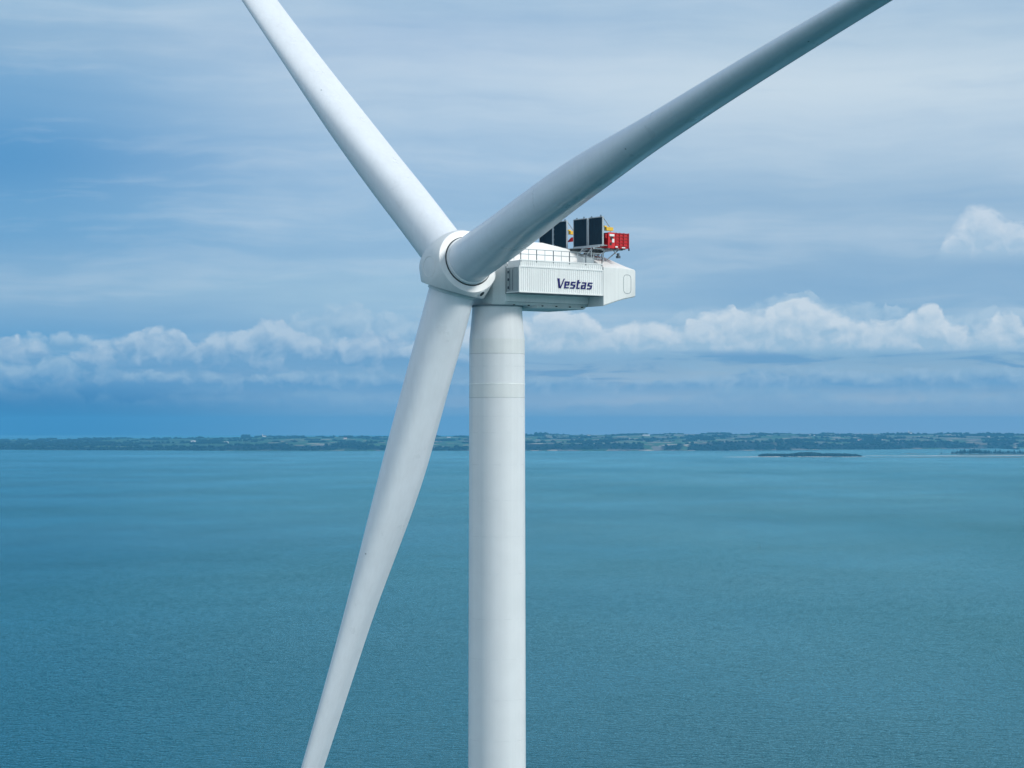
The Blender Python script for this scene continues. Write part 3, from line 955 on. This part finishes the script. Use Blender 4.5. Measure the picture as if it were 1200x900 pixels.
# side containers ---------------------------------------------------------
def container(sgn, lettering=True):
    a0, a1, z0, z1, z2 = 3.97, 16.18, -2.80, 0.12, 0.86
    hi, ho = 3.80, HC - 0.05
    bm = bmesh.new()
    add_box(bm, a0 - AT + .06, a1 - AT - 0.02, min(-sgn * hi, -sgn * (ho - 0.05)), max(-sgn * hi, -sgn * (ho - 0.05)), ZH + z0 + .03, ZH + z1)
    root = link('side_container', bm, M['cont'], turb)

    def corrug(u0, u1, fix, zlo, zhi, along_a, depth=0.045, pitch=0.30, outward=1):
        bm = bmesh.new()
        u = u0; line = []
        while u < u1 - 0.01:
            for f_, e in ((0.0, 0), (0.22, 0), (0.34, 1), (0.72, 1), (0.86, 0)):
                uu = min(u + f_ * pitch, u1); line.append((uu, e))
            u += pitch
        line.append((u1, 0))
        prev = None
        for uu, e in line:
            v = fix + outward * depth * (1 - e)
            p0, p1 = (L(uu, v, zlo), L(uu, v, zhi)) if along_a else (L(v, uu, zlo), L(v, uu, zhi))
            cur = (bm.verts.new(p0), bm.verts.new(p1))
            if prev: bm.faces.new((prev[0], cur[0], cur[1], prev[1]))
            prev = cur
        return bm
    link('side_panel', corrug(a0 + .08, a1 - .08, sgn * ho - 0.03 * sgn, z0 + 0.12, z1 - 0.06, True, outward=sgn), M['cont'], root, smooth=20)
    link('end_panel', corrug(min(sgn * hi, sgn * ho) + .06, max(sgn * hi, sgn * ho) - .06, a0 + 0.05, z0 + 0.12, z1 - 0.06, False, outward=-1), M['cont_end'], root, smooth=20)
    # upper band: set back a little at the front
    bm = bmesh.new()
    ys_ = sorted((-sgn * (hi + 0.1), -sgn * (ho - 0.06)))
    add_box(bm, a0 - AT + 0.18, a1 - AT - 0.04, ys_[0], ys_[1], ZH + z1 + 0.002, ZH + z2 - 0.02)
    link('upper_box', bm, M['cont'], root)
    link('side_panel', corrug(a0 + .2, a1 - .08, sgn * ho - 0.05 * sgn, z1 + 0.06, z2 - 0.05, True, 0.05, outward=sgn), M['cont'], root, smooth=20)
    # frame rails and posts
    bm = bmesh.new()
    def rail(aa, ab, ha, hb_, za, zb_):
        y_ = sorted((-sgn * ha, -sgn * hb_)); add_box(bm, aa - AT, ab - AT, y_[0], y_[1], ZH + za, ZH + zb_)
    rail(a0, a1, ho - 0.10, ho + 0.05, z0, z0 + 0.13)
    rail(a0, a1, ho - 0.10, ho + 0.06, z1 - 0.07, z1 + 0.07)
    rail(a0 + .16, a1 - .01, ho - 0.12, ho + 0.02, z2 - 0.06, z2 + 0.05)
    rail(a0 - 0.02, a0 + 0.12, ho - 0.09, ho + 0.045, z0 + 0.13, z1 - 0.07)
    rail(a1 - 0.13, a1 - 0.003, ho - 0.09, ho + 0.045, z0 + 0.13, z1 - 0.07)
    rail(a0 - 0.02, a0 + 0.12, hi, ho - 0.10, z0, z0 + 0.12)
    rail(a0 - 0.02, a0 + 0.12, hi, ho - 0.10, z1 - 0.08, z1 + 0.06)
    link('corner_frame', bm, M['cont'], root)
    bm = bmesh.new()
    y_ = sorted((-sgn * hi, -sgn * ho)); add_box(bm, a0 - AT + .02, a1 - AT - .02, y_[0], y_[1], ZH + z0 - 0.045, ZH + z0 - 0.002)
    add_box(bm, a0 - AT - .04, a0 - AT + .0, min(-sgn * (hi + .02), -sgn * (hi - 0.08)), max(-sgn * (hi + .02), -sgn * (hi - 0.08)), ZH + z0 - 0.1, ZH + z1 + 0.1)
    link('base_rail', bm, M['seam_shade'], root)
    bm = bmesh.new()
    for zz in (-0.45, -1.3, -2.2):
        add_box(bm, a0 - AT - 0.09, a0 - AT - 0.0, min(-sgn * 4.3, -sgn * 4.15), max(-sgn * 4.3, -sgn * 4.15), ZH + zz - .14, ZH + zz + .14)
    add_bar(bm, L(a0 - 0.10, sgn * 4.6, z0 + .3), L(a0 - 0.10, sgn * 4.6, z1 - .3), 0.025)
    add_bar(bm, L(a0 - 0.10, sgn * 5.1, z0 + .3), L(a0 - 0.10, sgn * 5.1, z1 - .3), 0.025)
    link('door_gear', bm, M['rail'], root)
    # walkway railing on top
    bm = bmesh.new()
    zt = z2 + 0.05
    posts = [4.25, 6.51, 8.91, 11.26, 13.65, 16.05]
    for zz in (1.18, 0.62):
        add_bar(bm, L(4.25, sgn * (ho - 0.04), zt + zz), L(16.05, sgn * (ho - 0.04), zt + zz), 0.042, 6)
        add_bar(bm, L(4.25, sgn * (ho - 0.04), zt + zz), L(4.25, sgn * 3.7, zt + zz), 0.042, 6)
        add_bar(bm, L(16.05, sgn * (ho - 0.04), zt + zz), L(16.05, sgn * 3.2, zt + zz), 0.042, 6)
    for a, b in zip(posts, posts[1:]):
        add_bar(bm, L((a + b) / 2, sgn * (ho - 0.06), zt), L((a + b) / 2, sgn * (ho - 0.06), zt + 1.16), 0.038, 6)
    add_bar(bm, L(4.25, sgn * 4.9, zt), L(4.25, sgn * 4.9, zt + 1.16), 0.038, 6)
    add_bar(bm, L(16.05, sgn * 4.6, zt), L(16.05, sgn * 4.6, zt + 1.16), 0.038, 6)
    rp = link('railing', bm, M['steel'], turb)
    for a in posts:
        bm = bmesh.new()
        add_bar(bm, L(a, sgn * (ho - 0.04), zt - 0.25), L(a, sgn * (ho - 0.04), zt + 1.18), 0.06, 6)
        link('railing_post', bm, M['rail'], rp)
    # lettering -----------------------------------------------------------
    bm = bmesh.new()
    if sgn > 0:
        hp_ = ho + 0.062
        sh = 0.22
        Hx = 0.80; T = 0.15; S = 0.235; W = 0.70

        def poly(pts_, x):
            vs_ = []
            for e in (0.0, 0.03):
                vs_.append([bm.verts.new(L(x + u + v * sh, hp_ + e - 0.03, ZL + v)) for u, v in pts_])
            n = len(pts_)
            bm.faces.new(vs_[1]); bm.faces.new(vs_[0][::-1])
            for i in range(n): bm.faces.new((vs_[0][i], vs_[0][(i + 1) % n], vs_[1][(i + 1) % n], vs_[1][i]))

        def box(x, u0, u1, v0, v1): poly([(u0, v0), (u1, v0), (u1, v1), (u0, v1)], x)
        ZL = -2.13
        xx = 9.42
        Hc = 1.10
        # V
        poly([(0.22, 0.0), (0.60, 0.0), (0.40, 0.12), (0.10, Hc), (-0.24, Hc)], xx)
        poly([(0.22, 0.0), (0.52, 0.0), (0.86, Hc), (0.70, Hc), (0.40, 0.12)], xx)
        xx += 0.95

        def e_(x):
            box(x, 0, S, 0.0, Hx); box(x, S, W, 0, T); box(x, S, W, Hx - T, Hx)
            box(x, W - S, W, Hx * 0.42, Hx - T); box(x, S, W - S, Hx * 0.42, Hx * 0.42 + T * .85)

        def s_(x):
            box(x, 0, W * .92, 0, T); box(x, 0.04, W, Hx - T, Hx); box(x, 0.02, S, Hx * .45, Hx - T)
            box(x, S, W, Hx * .42, Hx * .42 + T); box(x, W - S, W, T, Hx * .42)

        def t_(x):
            box(x, 0.0, S, T * .0, Hx + 0.22); box(x, S, 0.50, Hx - T, Hx); box(x, S, 0.50, 0, T)

        def a_(x):
            box(x, 0.05, W - S, Hx - T, Hx); box(x, W - S, W, 0, Hx); box(x, 0, W - S, 0, T)
            box(x, S, W - S, Hx * .44, Hx * .44 + T * .85); box(x, 0, S, T, Hx * .44 + T * .85)
        for fn, adv in ((e_, 0.88), (s_, 0.90), (t_, 0.68), (a_, 0.90), (s_, 0.8)):
            fn(xx); xx += adv
        link('lettering', bm, M['navy'], root)
    else:
        bm.free()
    return root


container(1)
container(-1)

# coolers ----------------------------------------------------------------
def cooler(h0, h1):
    """one cooler bank: two radiator panels in a frame, on mounts over the roof"""
    ac = 16.35
    bm = bmesh.new()
    pa, pb = (h0, h0 + 2.42), (h1 - 2.42, h1)
    for z in (3.22,):
        add_box(bm, ac - AT - 0.15, ac - AT + 0.15, -h1 - 0.05, -h0 + 0.05, ZH + z - 0.22, ZH + z)
    for h in (pa[0] - 0.06, pa[1] + 0.06, pb[0] - 0.06, pb[1] + 0.06):
        add_box(bm, ac - AT - 0.09, ac - AT + 0.09, -h - 0.045, -h + 0.045, ZH + 3.22, ZH + 6.45)
    for pr_ in (pa, pb):
        add_box(bm, ac - AT - 0.10, ac - AT + 0.10, -pr_[1], -pr_[0], ZH + 6.38, ZH + 6.48)
    root = link('cooler_frame', bm, M['steel'], turb)
    for pr_ in (pa, pb):
        bm = bmesh.new()
        add_box(bm, ac - AT - 0.06, ac - AT + 0.12, -pr_[1] + .02, -pr_[0] - .02, ZH + 3.24, ZH + 6.36)
        link('radiator', bm, M['rad'], root)
    bm = bmesh.new()
    # struts behind, lower trusses and mounts
    for h in (pa[0] - 0.06, pb[1] + 0.06):
        add_bar(bm, L(ac, h, 6.4), L(ac + 1.1, h, 5.2), 0.05, 6)
        add_bar(bm, L(ac + 1.1, h, 5.2), L(ac + 1.2, h, 3.1), 0.04, 6)
        add_bar(bm, L(ac, h, 3.1), L(ac + 1.2, h, 3.1), 0.06, 6)
    for h in (h0 + 0.6, (h0 + h1) / 2, h1 - 0.6):
        add_bar(bm, L(ac - 0.9, h, 2.75), L(ac + 1.9, h, 2.75), 0.10, 6)
    for a in (ac - 0.5, ac + 1.3):
        add_bar(bm, L(a, h0, 2.95), L(a, h1, 2.95), 0.08, 6)
    s = 1 if h1 > 0 else -1
    hm_ = 2.4 * s
    for a in (ac - 0.6, ac + 1.2):
        add_bar(bm, L(a, hm_, 2.2), L(a, hm_ * 1.25, 2.9), 0.10, 6)
        add_bar(bm, L(a, 4.6 * s, 1.05), L(a, 4.6 * s, 2.9), 0.07, 6)
        add_bar(bm, L(a, 3.4 * s, 1.7), L(a, 4.6 * s, 2.8), 0.05, 6)
    link('support_truss', bm, M['steel'], root)
    bm = bmesh.new()
    bm.free()
    for k, h in enumerate((pa[0] + .5, pa[1] - .6, pb[0] + 0.4, pb[1] - 0.3)):
        bm = bmesh.new()
        add_bar(bm, L(ac, h, 6.46), L(ac, h, 6.62 + 0.06 * (k % 2)), 0.05, 6)
        add_box(bm, ac - AT - .08, ac - AT + .08, -h - .1, -h + .1, ZH + 6.46, ZH + 6.55)
        link('lifting_eye', bm, M['rail'], root)
    bm = bmesh.new()
    he = h1 + 0.10
    add_box(bm, ac - AT + 0.35, ac - AT + 1.35, -he - 0.22, -he + 0.22, ZH + 4.82, ZH + 5.22)
    add_box(bm, ac - AT + 0.15, ac - AT + 0.5, -he - 0.10, -he + 0.10, ZH + 5.22, ZH + 5.38)
    link('winch_box', bm, M['yellow'], root)
    bm = bmesh.new()
    for hh_ in (pa[1] + 0.24,):
        add_bar(bm, L(ac, hh_, 3.3), L(ac, hh_, 6.3), 0.07, 8)
        for zz in (3.7, 4.3, 4.9, 5.5, 6.0):
            add_box(bm, ac - AT - .12, ac - AT + .1, -hh_ - .16, -hh_ + .16, ZH + zz, ZH + zz + .10)
    link('coolant_pipe', bm, M['steel'], root)
    return root


cooler(0.66, 5.92)
cooler(-5.92, -0.80)

# helicopter hoist basket --------------------------------------------------
bm = bmesh.new()
b0, b1, hb0, hb1, zf, zt_ = 17.0, 20.15, 1.6, 6.1, 2.85, 4.6
add_box(bm, b0 - AT, b1 - AT, -hb1, -hb0, ZH + zf, ZH + zf + 0.12)
add_box(bm, b0 - AT, b0 - AT + 0.06, -hb1 + .07, -hb0, ZH + zf + .12, ZH + zt_)          # front wall
add_box(bm, b1 - AT - .06, b1 - AT, -hb1 + .07, -hb0, ZH + zf + .12, ZH + zt_)
add_box(bm, b0 - AT + 1.15, b1 - AT - 0.02, -hb1, -hb1 + .06, ZH + zf + .12, ZH + zt_ - .02)  # near wall
add_box(bm, b0 - AT, b0 - AT + 1.1, -hb1 - 0.05, -hb1 + .02, ZH + zf - .05, ZH + zt_ + 0.03)
add_box(bm, b0 - AT + .07, b1 - AT - .07, -hb0 - .06, -hb0, ZH + zf + .12, ZH + zt_)
bk = link('hoist_basket', bm, M['red'], turb)
for i in range(5):
    bm = bmesh.new()
    z = zf + 0.22 + i * 0.36
    add_box(bm, b0 - AT + 1.25, b1 - AT - 0.06, -hb1 - 0.09, -hb1 - 0.004, ZH + z, ZH + z + 0.10)
    link('slat', bm, M['darkred'], bk)
for a in (b0 + 1.2, b0 + 1.75, b0 + 2.35, b1 - 0.08):
    bm = bmesh.new()
    add_box(bm, a - AT - .05, a - AT + .05, -hb1 - 0.12, -hb1 - 0.006, ZH + zf, ZH + zt_ + 0.04)
    link('stanchion', bm, M['darkred'], bk)
bm = bmesh.new()
add_box(bm, b0 - AT + 0.15, b0 - AT + 0.85, -hb1 - 0.16, -hb1 - 0.055, ZH + zt_ - 0.42, ZH + zt_ - 0.16)
add_box(bm, b0 - AT + 0.55, b0 - AT + 0.85, -hb1 - 0.14, -hb1 - 0.055, ZH + zf + 0.62, ZH + zf + 1.05)
add_box(bm, b0 - AT + 2.0, b0 - AT + 2.5, -hb1 - 0.15, -hb1 - 0.125, ZH + zf + 0.02, ZH + zf + 0.14)
add_box(bm, b0 - AT + 1.0, b0 - AT + 1.35, -hb1 - 0.18, -hb1 - 0.125, ZH + zf + 0.05, ZH + zf + 0.2)
link('white_plate', bm, M['bright'], bk)
bm = bmesh.new()
add_box(bm, b0 - AT + 0.35, b0 - AT + 0.7, -hb1 - 0.12, -hb1 - 0.055, ZH + zf + 0.95, ZH + zf + 1.25)
add_box(bm, b0 - AT + 0.25, b0 - AT + 0.5, -hb1 - 0.10, -hb1 - 0.055, ZH + zf + 0.3, ZH + zf + 0.6)
add_bar(bm, L(b1 - .05, hb1 + .1, zf - .25), L(b1 - .05, hb1 + .1, zf + .05), 0.09, 6)
link('equipment', bm, M['dark'], bk)
bm = bmesh.new()
for h in (2.2, 5.4):
    add_bar(bm, L(b0 - 0.3, h, 2.62), L(b1 - 0.4, h, 2.72), 0.09, 6)
    add_bar(bm, L(b0 + 1.0, h * .8, 1.35), L(b0 + 2.1, h, 2.65), 0.07, 6)
    add_bar(bm, L(b0 + 0.1, h * .8, 1.5), L(b0 + 0.1, h, 2.6), 0.07, 6)
for a in (b0 + .3, b0 + 1.7, b1 - .4):
    add_bar(bm, L(a, hb0, 2.78), L(a, hb1 - .1, 2.78), 0.07, 6)
add_bar(bm, L(18.6, 5.2, 2.6), L(18.95, 5.6, 1.95), 0.06, 6)
link('basket_bracket', bm, M['steel'], bk)
bm = bmesh.new()
add_box(bm, 18.75 - AT, 19.15 - AT, -5.8, -5.45, ZH + 1.72, ZH + 2.0)
add_box(bm, 18.85 - AT, 19.05 - AT, -5.75, -5.5, ZH + 2.0, ZH + 2.3)
link('beacon', bm, M['rail'], bk)
bm = bmesh.new()       # red beam seen through the gaps between the coolers
v_ = [L(17.0, -1.25, 3.95), L(17.0, 6.0, 3.95), L(17.0, 6.0, 4.45), L(17.0, -0.45, 4.45), L(17.16, -1.25, 3.95), L(17.16, 6.0, 3.95), L(17.16, 6.0, 4.45), L(17.16, -0.45, 4.45)]
vv = [bm.verts.new(p - Vector((0.25, 0, 0))) for p in v_]
for f_ in ((0, 1, 2, 3), (7, 6, 5, 4), (0, 4, 5, 1), (1, 5, 6, 2), (2, 6, 7, 3), (3, 7, 4, 0)): bm.faces.new([vv[i] for i in f_])
link('cross_beam', bm, M['red'], bk)
# dark mechanical boxes on the roof under the coolers
bm = bmesh.new()
add_box(bm, 14.2 - AT, 15.8 - AT, -4.9, -3.9, ZH + 0.93, ZH + 1.7)
link('equipment_box', bm, M['steel'], nac)
bm = bmesh.new()
add_box(bm, 14.6 - AT, 16.0 - AT, -2.6, -1.4, ZH + 2.55, ZH + 2.85)
add_box(bm, 16.2 - AT, 17.8 - AT, -3.6, -2.6, ZH + 2.2, ZH + 2.5)
add_box(bm, 16.4 - AT, 17.4 - AT, -5.0, -3.9, ZH + 2.35, ZH + 2.6)
link('cable_tray', bm, M['dark'], nac)

# rotor ---------------------------------------------------------------------
ca, sa = math.cos(TILT), math.sin(TILT)
AX = Vector((ca, 0, -sa))            # rotor axis rearwards, turbine space
UP = Vector((sa, 0, ca))
HV = Vector((0, -1, 0))
HC0 = L(0, 0, 0)
angs = [DELTA + math.pi + 2 * math.pi / 3, DELTA + math.pi + 4 * math.pi / 3, DELTA + math.pi]


def frame(ang):
    r = UP * math.cos(ang) + HV * math.sin(ang)
    t = -UP * math.sin(ang) + HV * math.cos(ang)
    r2 = (r * math.cos(CONE) - AX * math.sin(CONE)).normalized()
    a2 = (AX * math.cos(CONE) + r * math.sin(CONE)).normalized()
    return r2, t, a2


bm = bmesh.new()
RD, DO = 3.74, 2.42
for ang in angs:
    r2, t, a2 = frame(ang)
    for dd, rr_ in ((DO, RD), (DO + 0.09, RD - 0.07)):
        for k in range(56):
            th = 2 * math.pi * k / 56
            p = HC0 + r2 * dd + a2 * (math.cos(th) * rr_) + t * (math.sin(th) * rr_)
            rel = (p - HC0).dot(AX)
            if rel > 2.9: p -= AX * (rel - 2.9)
            bm.verts.new(p)
for rr_, aa in ((1.5, -4.02), (1.85, -3.90), (2.5, 3.0), (2.75, 2.7)):
    for k in range(48):
        th = 2 * math.pi * k / 48
        bm.verts.new(HC0 + AX * aa + (UP * math.cos(th) + HV * math.sin(th)) * rr_)
res = bmesh.ops.convex_hull(bm, input=bm.verts[:])
bmesh.ops.delete(bm, geom=[e for e in res['geom_interior'] if isinstance(e, bmesh.types.BMVert)], context='VERTS')
bmesh.ops.dissolve_limit(bm, angle_limit=R(1.5), verts=bm.verts[:], edges=bm.edges[:])
hub = link('hub', bm, M['hub'], turb, smooth=38)
for ang in angs:
    r2, t, a2 = frame(ang)
    C0 = HC0

    def ring(rr_, dd): return [C0 + r2 * dd + a2 * (math.cos(q) * rr_) + t * (math.sin(q) * rr_) for q in [2 * math.pi * k / 96 for k in range(96)]]
    bm = bmesh.new()
    add_rings(bm, [ring(2.93, DO - 0.1), ring(2.93, DO + 0.13), ring(2.91, DO + 0.15), ring(2.60, DO + 0.17)], cap=False)
    link('gap_shadow_ring', bm, M['dark'], hub, smooth=30)  # dark root joint, raised so its colour also draws the shadow line there
# nose hatch ring, lug and seams
bm = bmesh.new()
add_rings(bm, [[HC0 + AX * aa + (UP * math.cos(q) + HV * math.sin(q)) * rr_ for q in [2 * math.pi * k / 64 for k in range(64)]]
               for rr_, aa in ((1.20, -3.99), (1.20, -4.045), (1.14, -4.045), (1.14, -3.99))], cap=False)
link('nose_hatch', bm, M['tower2'], hub)
from mathutils.bvhtree import BVHTree
bpy.context.view_layer.update()
_bv = BVHTree.FromPolygons([v.co[:] for v in hub.data.vertices], [p.vertices[:] for p in hub.data.polygons])
TM = Matrix.Translation(base_pt) @ Matrix.Rotation(PSI, 4, 'Z')
TMI = TM.inverted()
CP, SP = math.cos(PITCH), math.sin(PITCH)


def sight(px, py):
    """ray through a picture point, in turbine space"""
    d = Vector(((px - 600) / F, 0, 0)) + Vector((0, CP, SP)) + Vector((0, -SP, CP)) * ((450 - py) / F)
    return TMI @ Vector((0, 0, CAM_H)), (TMI.to_3x3() @ d).normalized()


o_, d_ = sight(564.6, 344.2)
hit, nrm, _, _ = _bv.ray_cast(o_, d_)
nrm = nrm if nrm.dot(d_) < 0 else -nrm
for k in range(3):
    rot = Matrix.Rotation(k * 2 * math.pi / 3, 3, AX)
    h_, n_2 = HC0 + rot @ (hit - HC0), rot @ nrm
    bm = bmesh.new()
    add_bar(bm, h_ - n_2 * 0.2, h_ + n_2 * 0.05, 0.50, 24, 0.44)
    lg = link('lifting_port', bm, M['hub'], hub, smooth=40)
    bm = bmesh.new()
    add_bar(bm, h_, h_ + n_2 * 0.058, 0.36, 6)
    link('port_plug', bm, M['dark'], lg)

# blades ---------------------------------------------------------------------
S_ = [2.4, 4, 7, 10, 14, 18, 22, 26, 30, 34, 38, 45, 52, 60, 70, 80, 90, 100, 108, 113, 115.5]
CH = [5.28, 5.28, 5.26, 5.28, 5.34, 5.42, 5.48, 5.46, 5.36, 5.15, 4.92, 4.52, 4.2, 3.88, 3.45, 3.0, 2.5, 1.95, 1.4, 0.85, 0.25]
TH = [5.28, 5.26, 5.05, 4.75, 4.35, 3.95, 3.55, 3.2, 2.85, 2.45, 2.05, 1.62, 1.4, 1.22, 1.0, 0.82, 0.62, 0.42, 0.28, 0.18, 0.08]
FB = [1, 1, .93, 0.80, 0.64, 0.52, 0.42, 0.34, 0.26, 0.19, 0.12, 0.08, 0.05, 0.05, 0.05, 0.05, 0.05, 0.05, 0.05, 0.06, 0.1]
CW = [1, 1, .9, 0.7, 0.42, 0.2, 0.05, 0, 0, 0, 0, 0, 0, 0, 0, 0, 0, 0, 0, 0, 0]
BT = [0, 0, 2, 4, 5, 6.5, 8, 10, 12, 13.5, 15, 17, 18, 19, 20, 21, 22, 23, 24, 24, 24]


def sm(s, T):
    if s > 108: return float(np.interp(s, S_, T))
    return sum(wt * float(np.interp(max(s + dd, 2.4), S_, T)) for dd, wt in ((-3.5, .12), (-1.8, .23), (0, .3), (1.8, .23), (3.5, .12)))


NP = 72


def section(s, kth=1.0, kch=1.0, dbe=0.0):
    c = sm(s, CH); th = sm(s, TH); fb = sm(s, FB); cw = sm(s, CW); be = R(sm(s, BT) + dbe * float(sstep(s, 6, 26)))
    th *= 1 + (kth - 1) * float(sstep(s, 12, 40)); c *= 1 + (kch - 1) * float(sstep(s, 25, 50))
    out = []
    ph0 = 0.42
    for i in range(NP):
        ph = 2 * math.pi * i / NP
        p2 = (ph + math.pi) % (2 * math.pi) - math.pi            # -pi..pi, 0 at the trailing edge
        cx, cy = 0.5 * c * math.cos(ph), 0.5 * th * math.sin(ph)
        ap = abs(p2); sg = 1 if p2 >= 0 else -1
        if ap < ph0:
            x = 0.5 - 0.02 * (ap / ph0) ** 4
            y = 0.5 * fb * math.sin(ap / ph0 * math.pi / 2)
        else:
            q = (ap - ph0) / (math.pi - ph0)                     # 0..1 to the leading edge
            x = 0.48 - 0.98 * (1 - math.cos(q * math.pi)) / 2 if True else 0
            xm = -0.12
            if x > xm:
                k = (x - xm) / (0.48 - xm)
                y = 0.5 * (1 + (fb - 1) * (k * k * (3 - 2 * k) * 0.55 + k * 0.45 * k))
            else:
                k = min((xm - x) / (xm + 0.5), 1.0)
                y = 0.5 * max(0.0, 1 - k ** 2.5) ** 0.5
        if sg < 0:                                               # flatter pressure side with a ridge before the thick trailing edge
            wr = float(sstep(s, 6, 14) * (1 - sstep(s, 22, 45)))
            xr = float(np.interp(s, [8, 20, 34, 42], [0.20, 0.24, 0.34, 0.46]))
            yf = 0.5 * max(0.0, 1 - max(0.0, (xm - x) / (xm + 0.5)) ** 3.6) ** 0.5 if ap >= ph0 else y
            yr = min(yf if x <= xm else 0.5, 0.5 - 0.75 * max(0.0, x - xr))
            y = y * (1 - wr) + min(yr, 0.5 * math.sin(min(ap / ph0, 1.0) * math.pi / 2)) * wr
        ax_, ay_ = x * c, sg * y * th
        X_ = cx * cw + ax_ * (1 - cw); Y_ = cy * cw + ay_ * (1 - cw)
        out.append((X_ * math.cos(be) - Y_ * math.sin(be), X_ * math.sin(be) + Y_ * math.cos(be)))
    return out


def blade(ang, lb, *pk):
    r2, t, a2 = frame(ang)
    rings = []
    for s in np.concatenate([np.linspace(2.62, 30, 34), np.linspace(31, 45, 18), np.linspace(47, 113, 40), [114.2, 115.0, 115.5]]):
        ctr = HC0 + r2 * s + t * (BEND * max(s - 4, 0) ** 2)
        rings.append([ctr + a2 * u + t * v for u, v in section(s, *pk)])
    bm = bmesh.new()
    add_rings(bm, rings)
    o = link('blade', bm, M['blade'], turb, smooth=32)
    o['label'] = lb
    bm = bmesh.new()
    def ring(rr_, dd): return [HC0 + r2 * dd + a2 * (math.cos(q) * rr_) + t * (math.sin(q) * rr_) for q in [2 * math.pi * k / 96 for k in range(96)]]
    add_rings(bm, [ring(2.55, DO + .1), ring(2.80, DO + 0.1), ring(2.80, DO + 0.42), ring(2.76, DO + 0.48), ring(2.60, DO + 0.52)], cap=False)
    link('root_collar', bm, M['hub'], o, smooth=40)
    return o


_b0 = blade(angs[0], 'blade pointing up and to the left')
_b1 = blade(angs[1], 'blade reaching up and to the right across the nacelle', 1.55, 1.0, -9.0)
_b2 = blade(angs[2], 'blade hanging down in front of the sea', 1.0, 1.09, 0.0)
for ob, spots_ in ((_b0, ((376.5, 105.5),)), (_b1, ((733, 174.5), (947.5, 48.5))), (_b2, ((428.5, 649),))):
    bv = BVHTree.FromPolygons([v.co[:] for v in ob.data.vertices], [p.vertices[:] for p in ob.data.polygons])
    for px, py in spots_:
        o_, d_ = sight(px, py)
        hit, nrm, _, _ = bv.ray_cast(o_, d_)
        if hit is None: continue
        nrm = nrm if nrm.dot(d_) < 0 else -nrm
        bm = bmesh.new(); add_bar(bm, hit - nrm * 0.02, hit + nrm * 0.012, 0.085, 12)
        link('lightning_receptor', bm, M['seam_shade'], ob)

# ------------------------------------------------------------------ air
bm = bmesh.new()
add_box(bm, -25000, 25000, -10000, 36000, -3.0, 275.0)
hz = bpy.data.materials.new('haze_air')
hz.use_nodes = True
n = NB(hz.node_tree)
out = n.new('ShaderNodeOutputMaterial')
pv = n.new('ShaderNodeVolumePrincipled')
pv.inputs['Color'].default_value = (0.13, 0.51, 0.88, 1.0)
pv.inputs['Density'].default_value = 4.7e-5
n.put(out.inputs['Volume'], pv.outputs[0])
haze = link('haze', bm, hz)
tag(haze, 'thin blue sea haze', 'haze', kind='stuff')
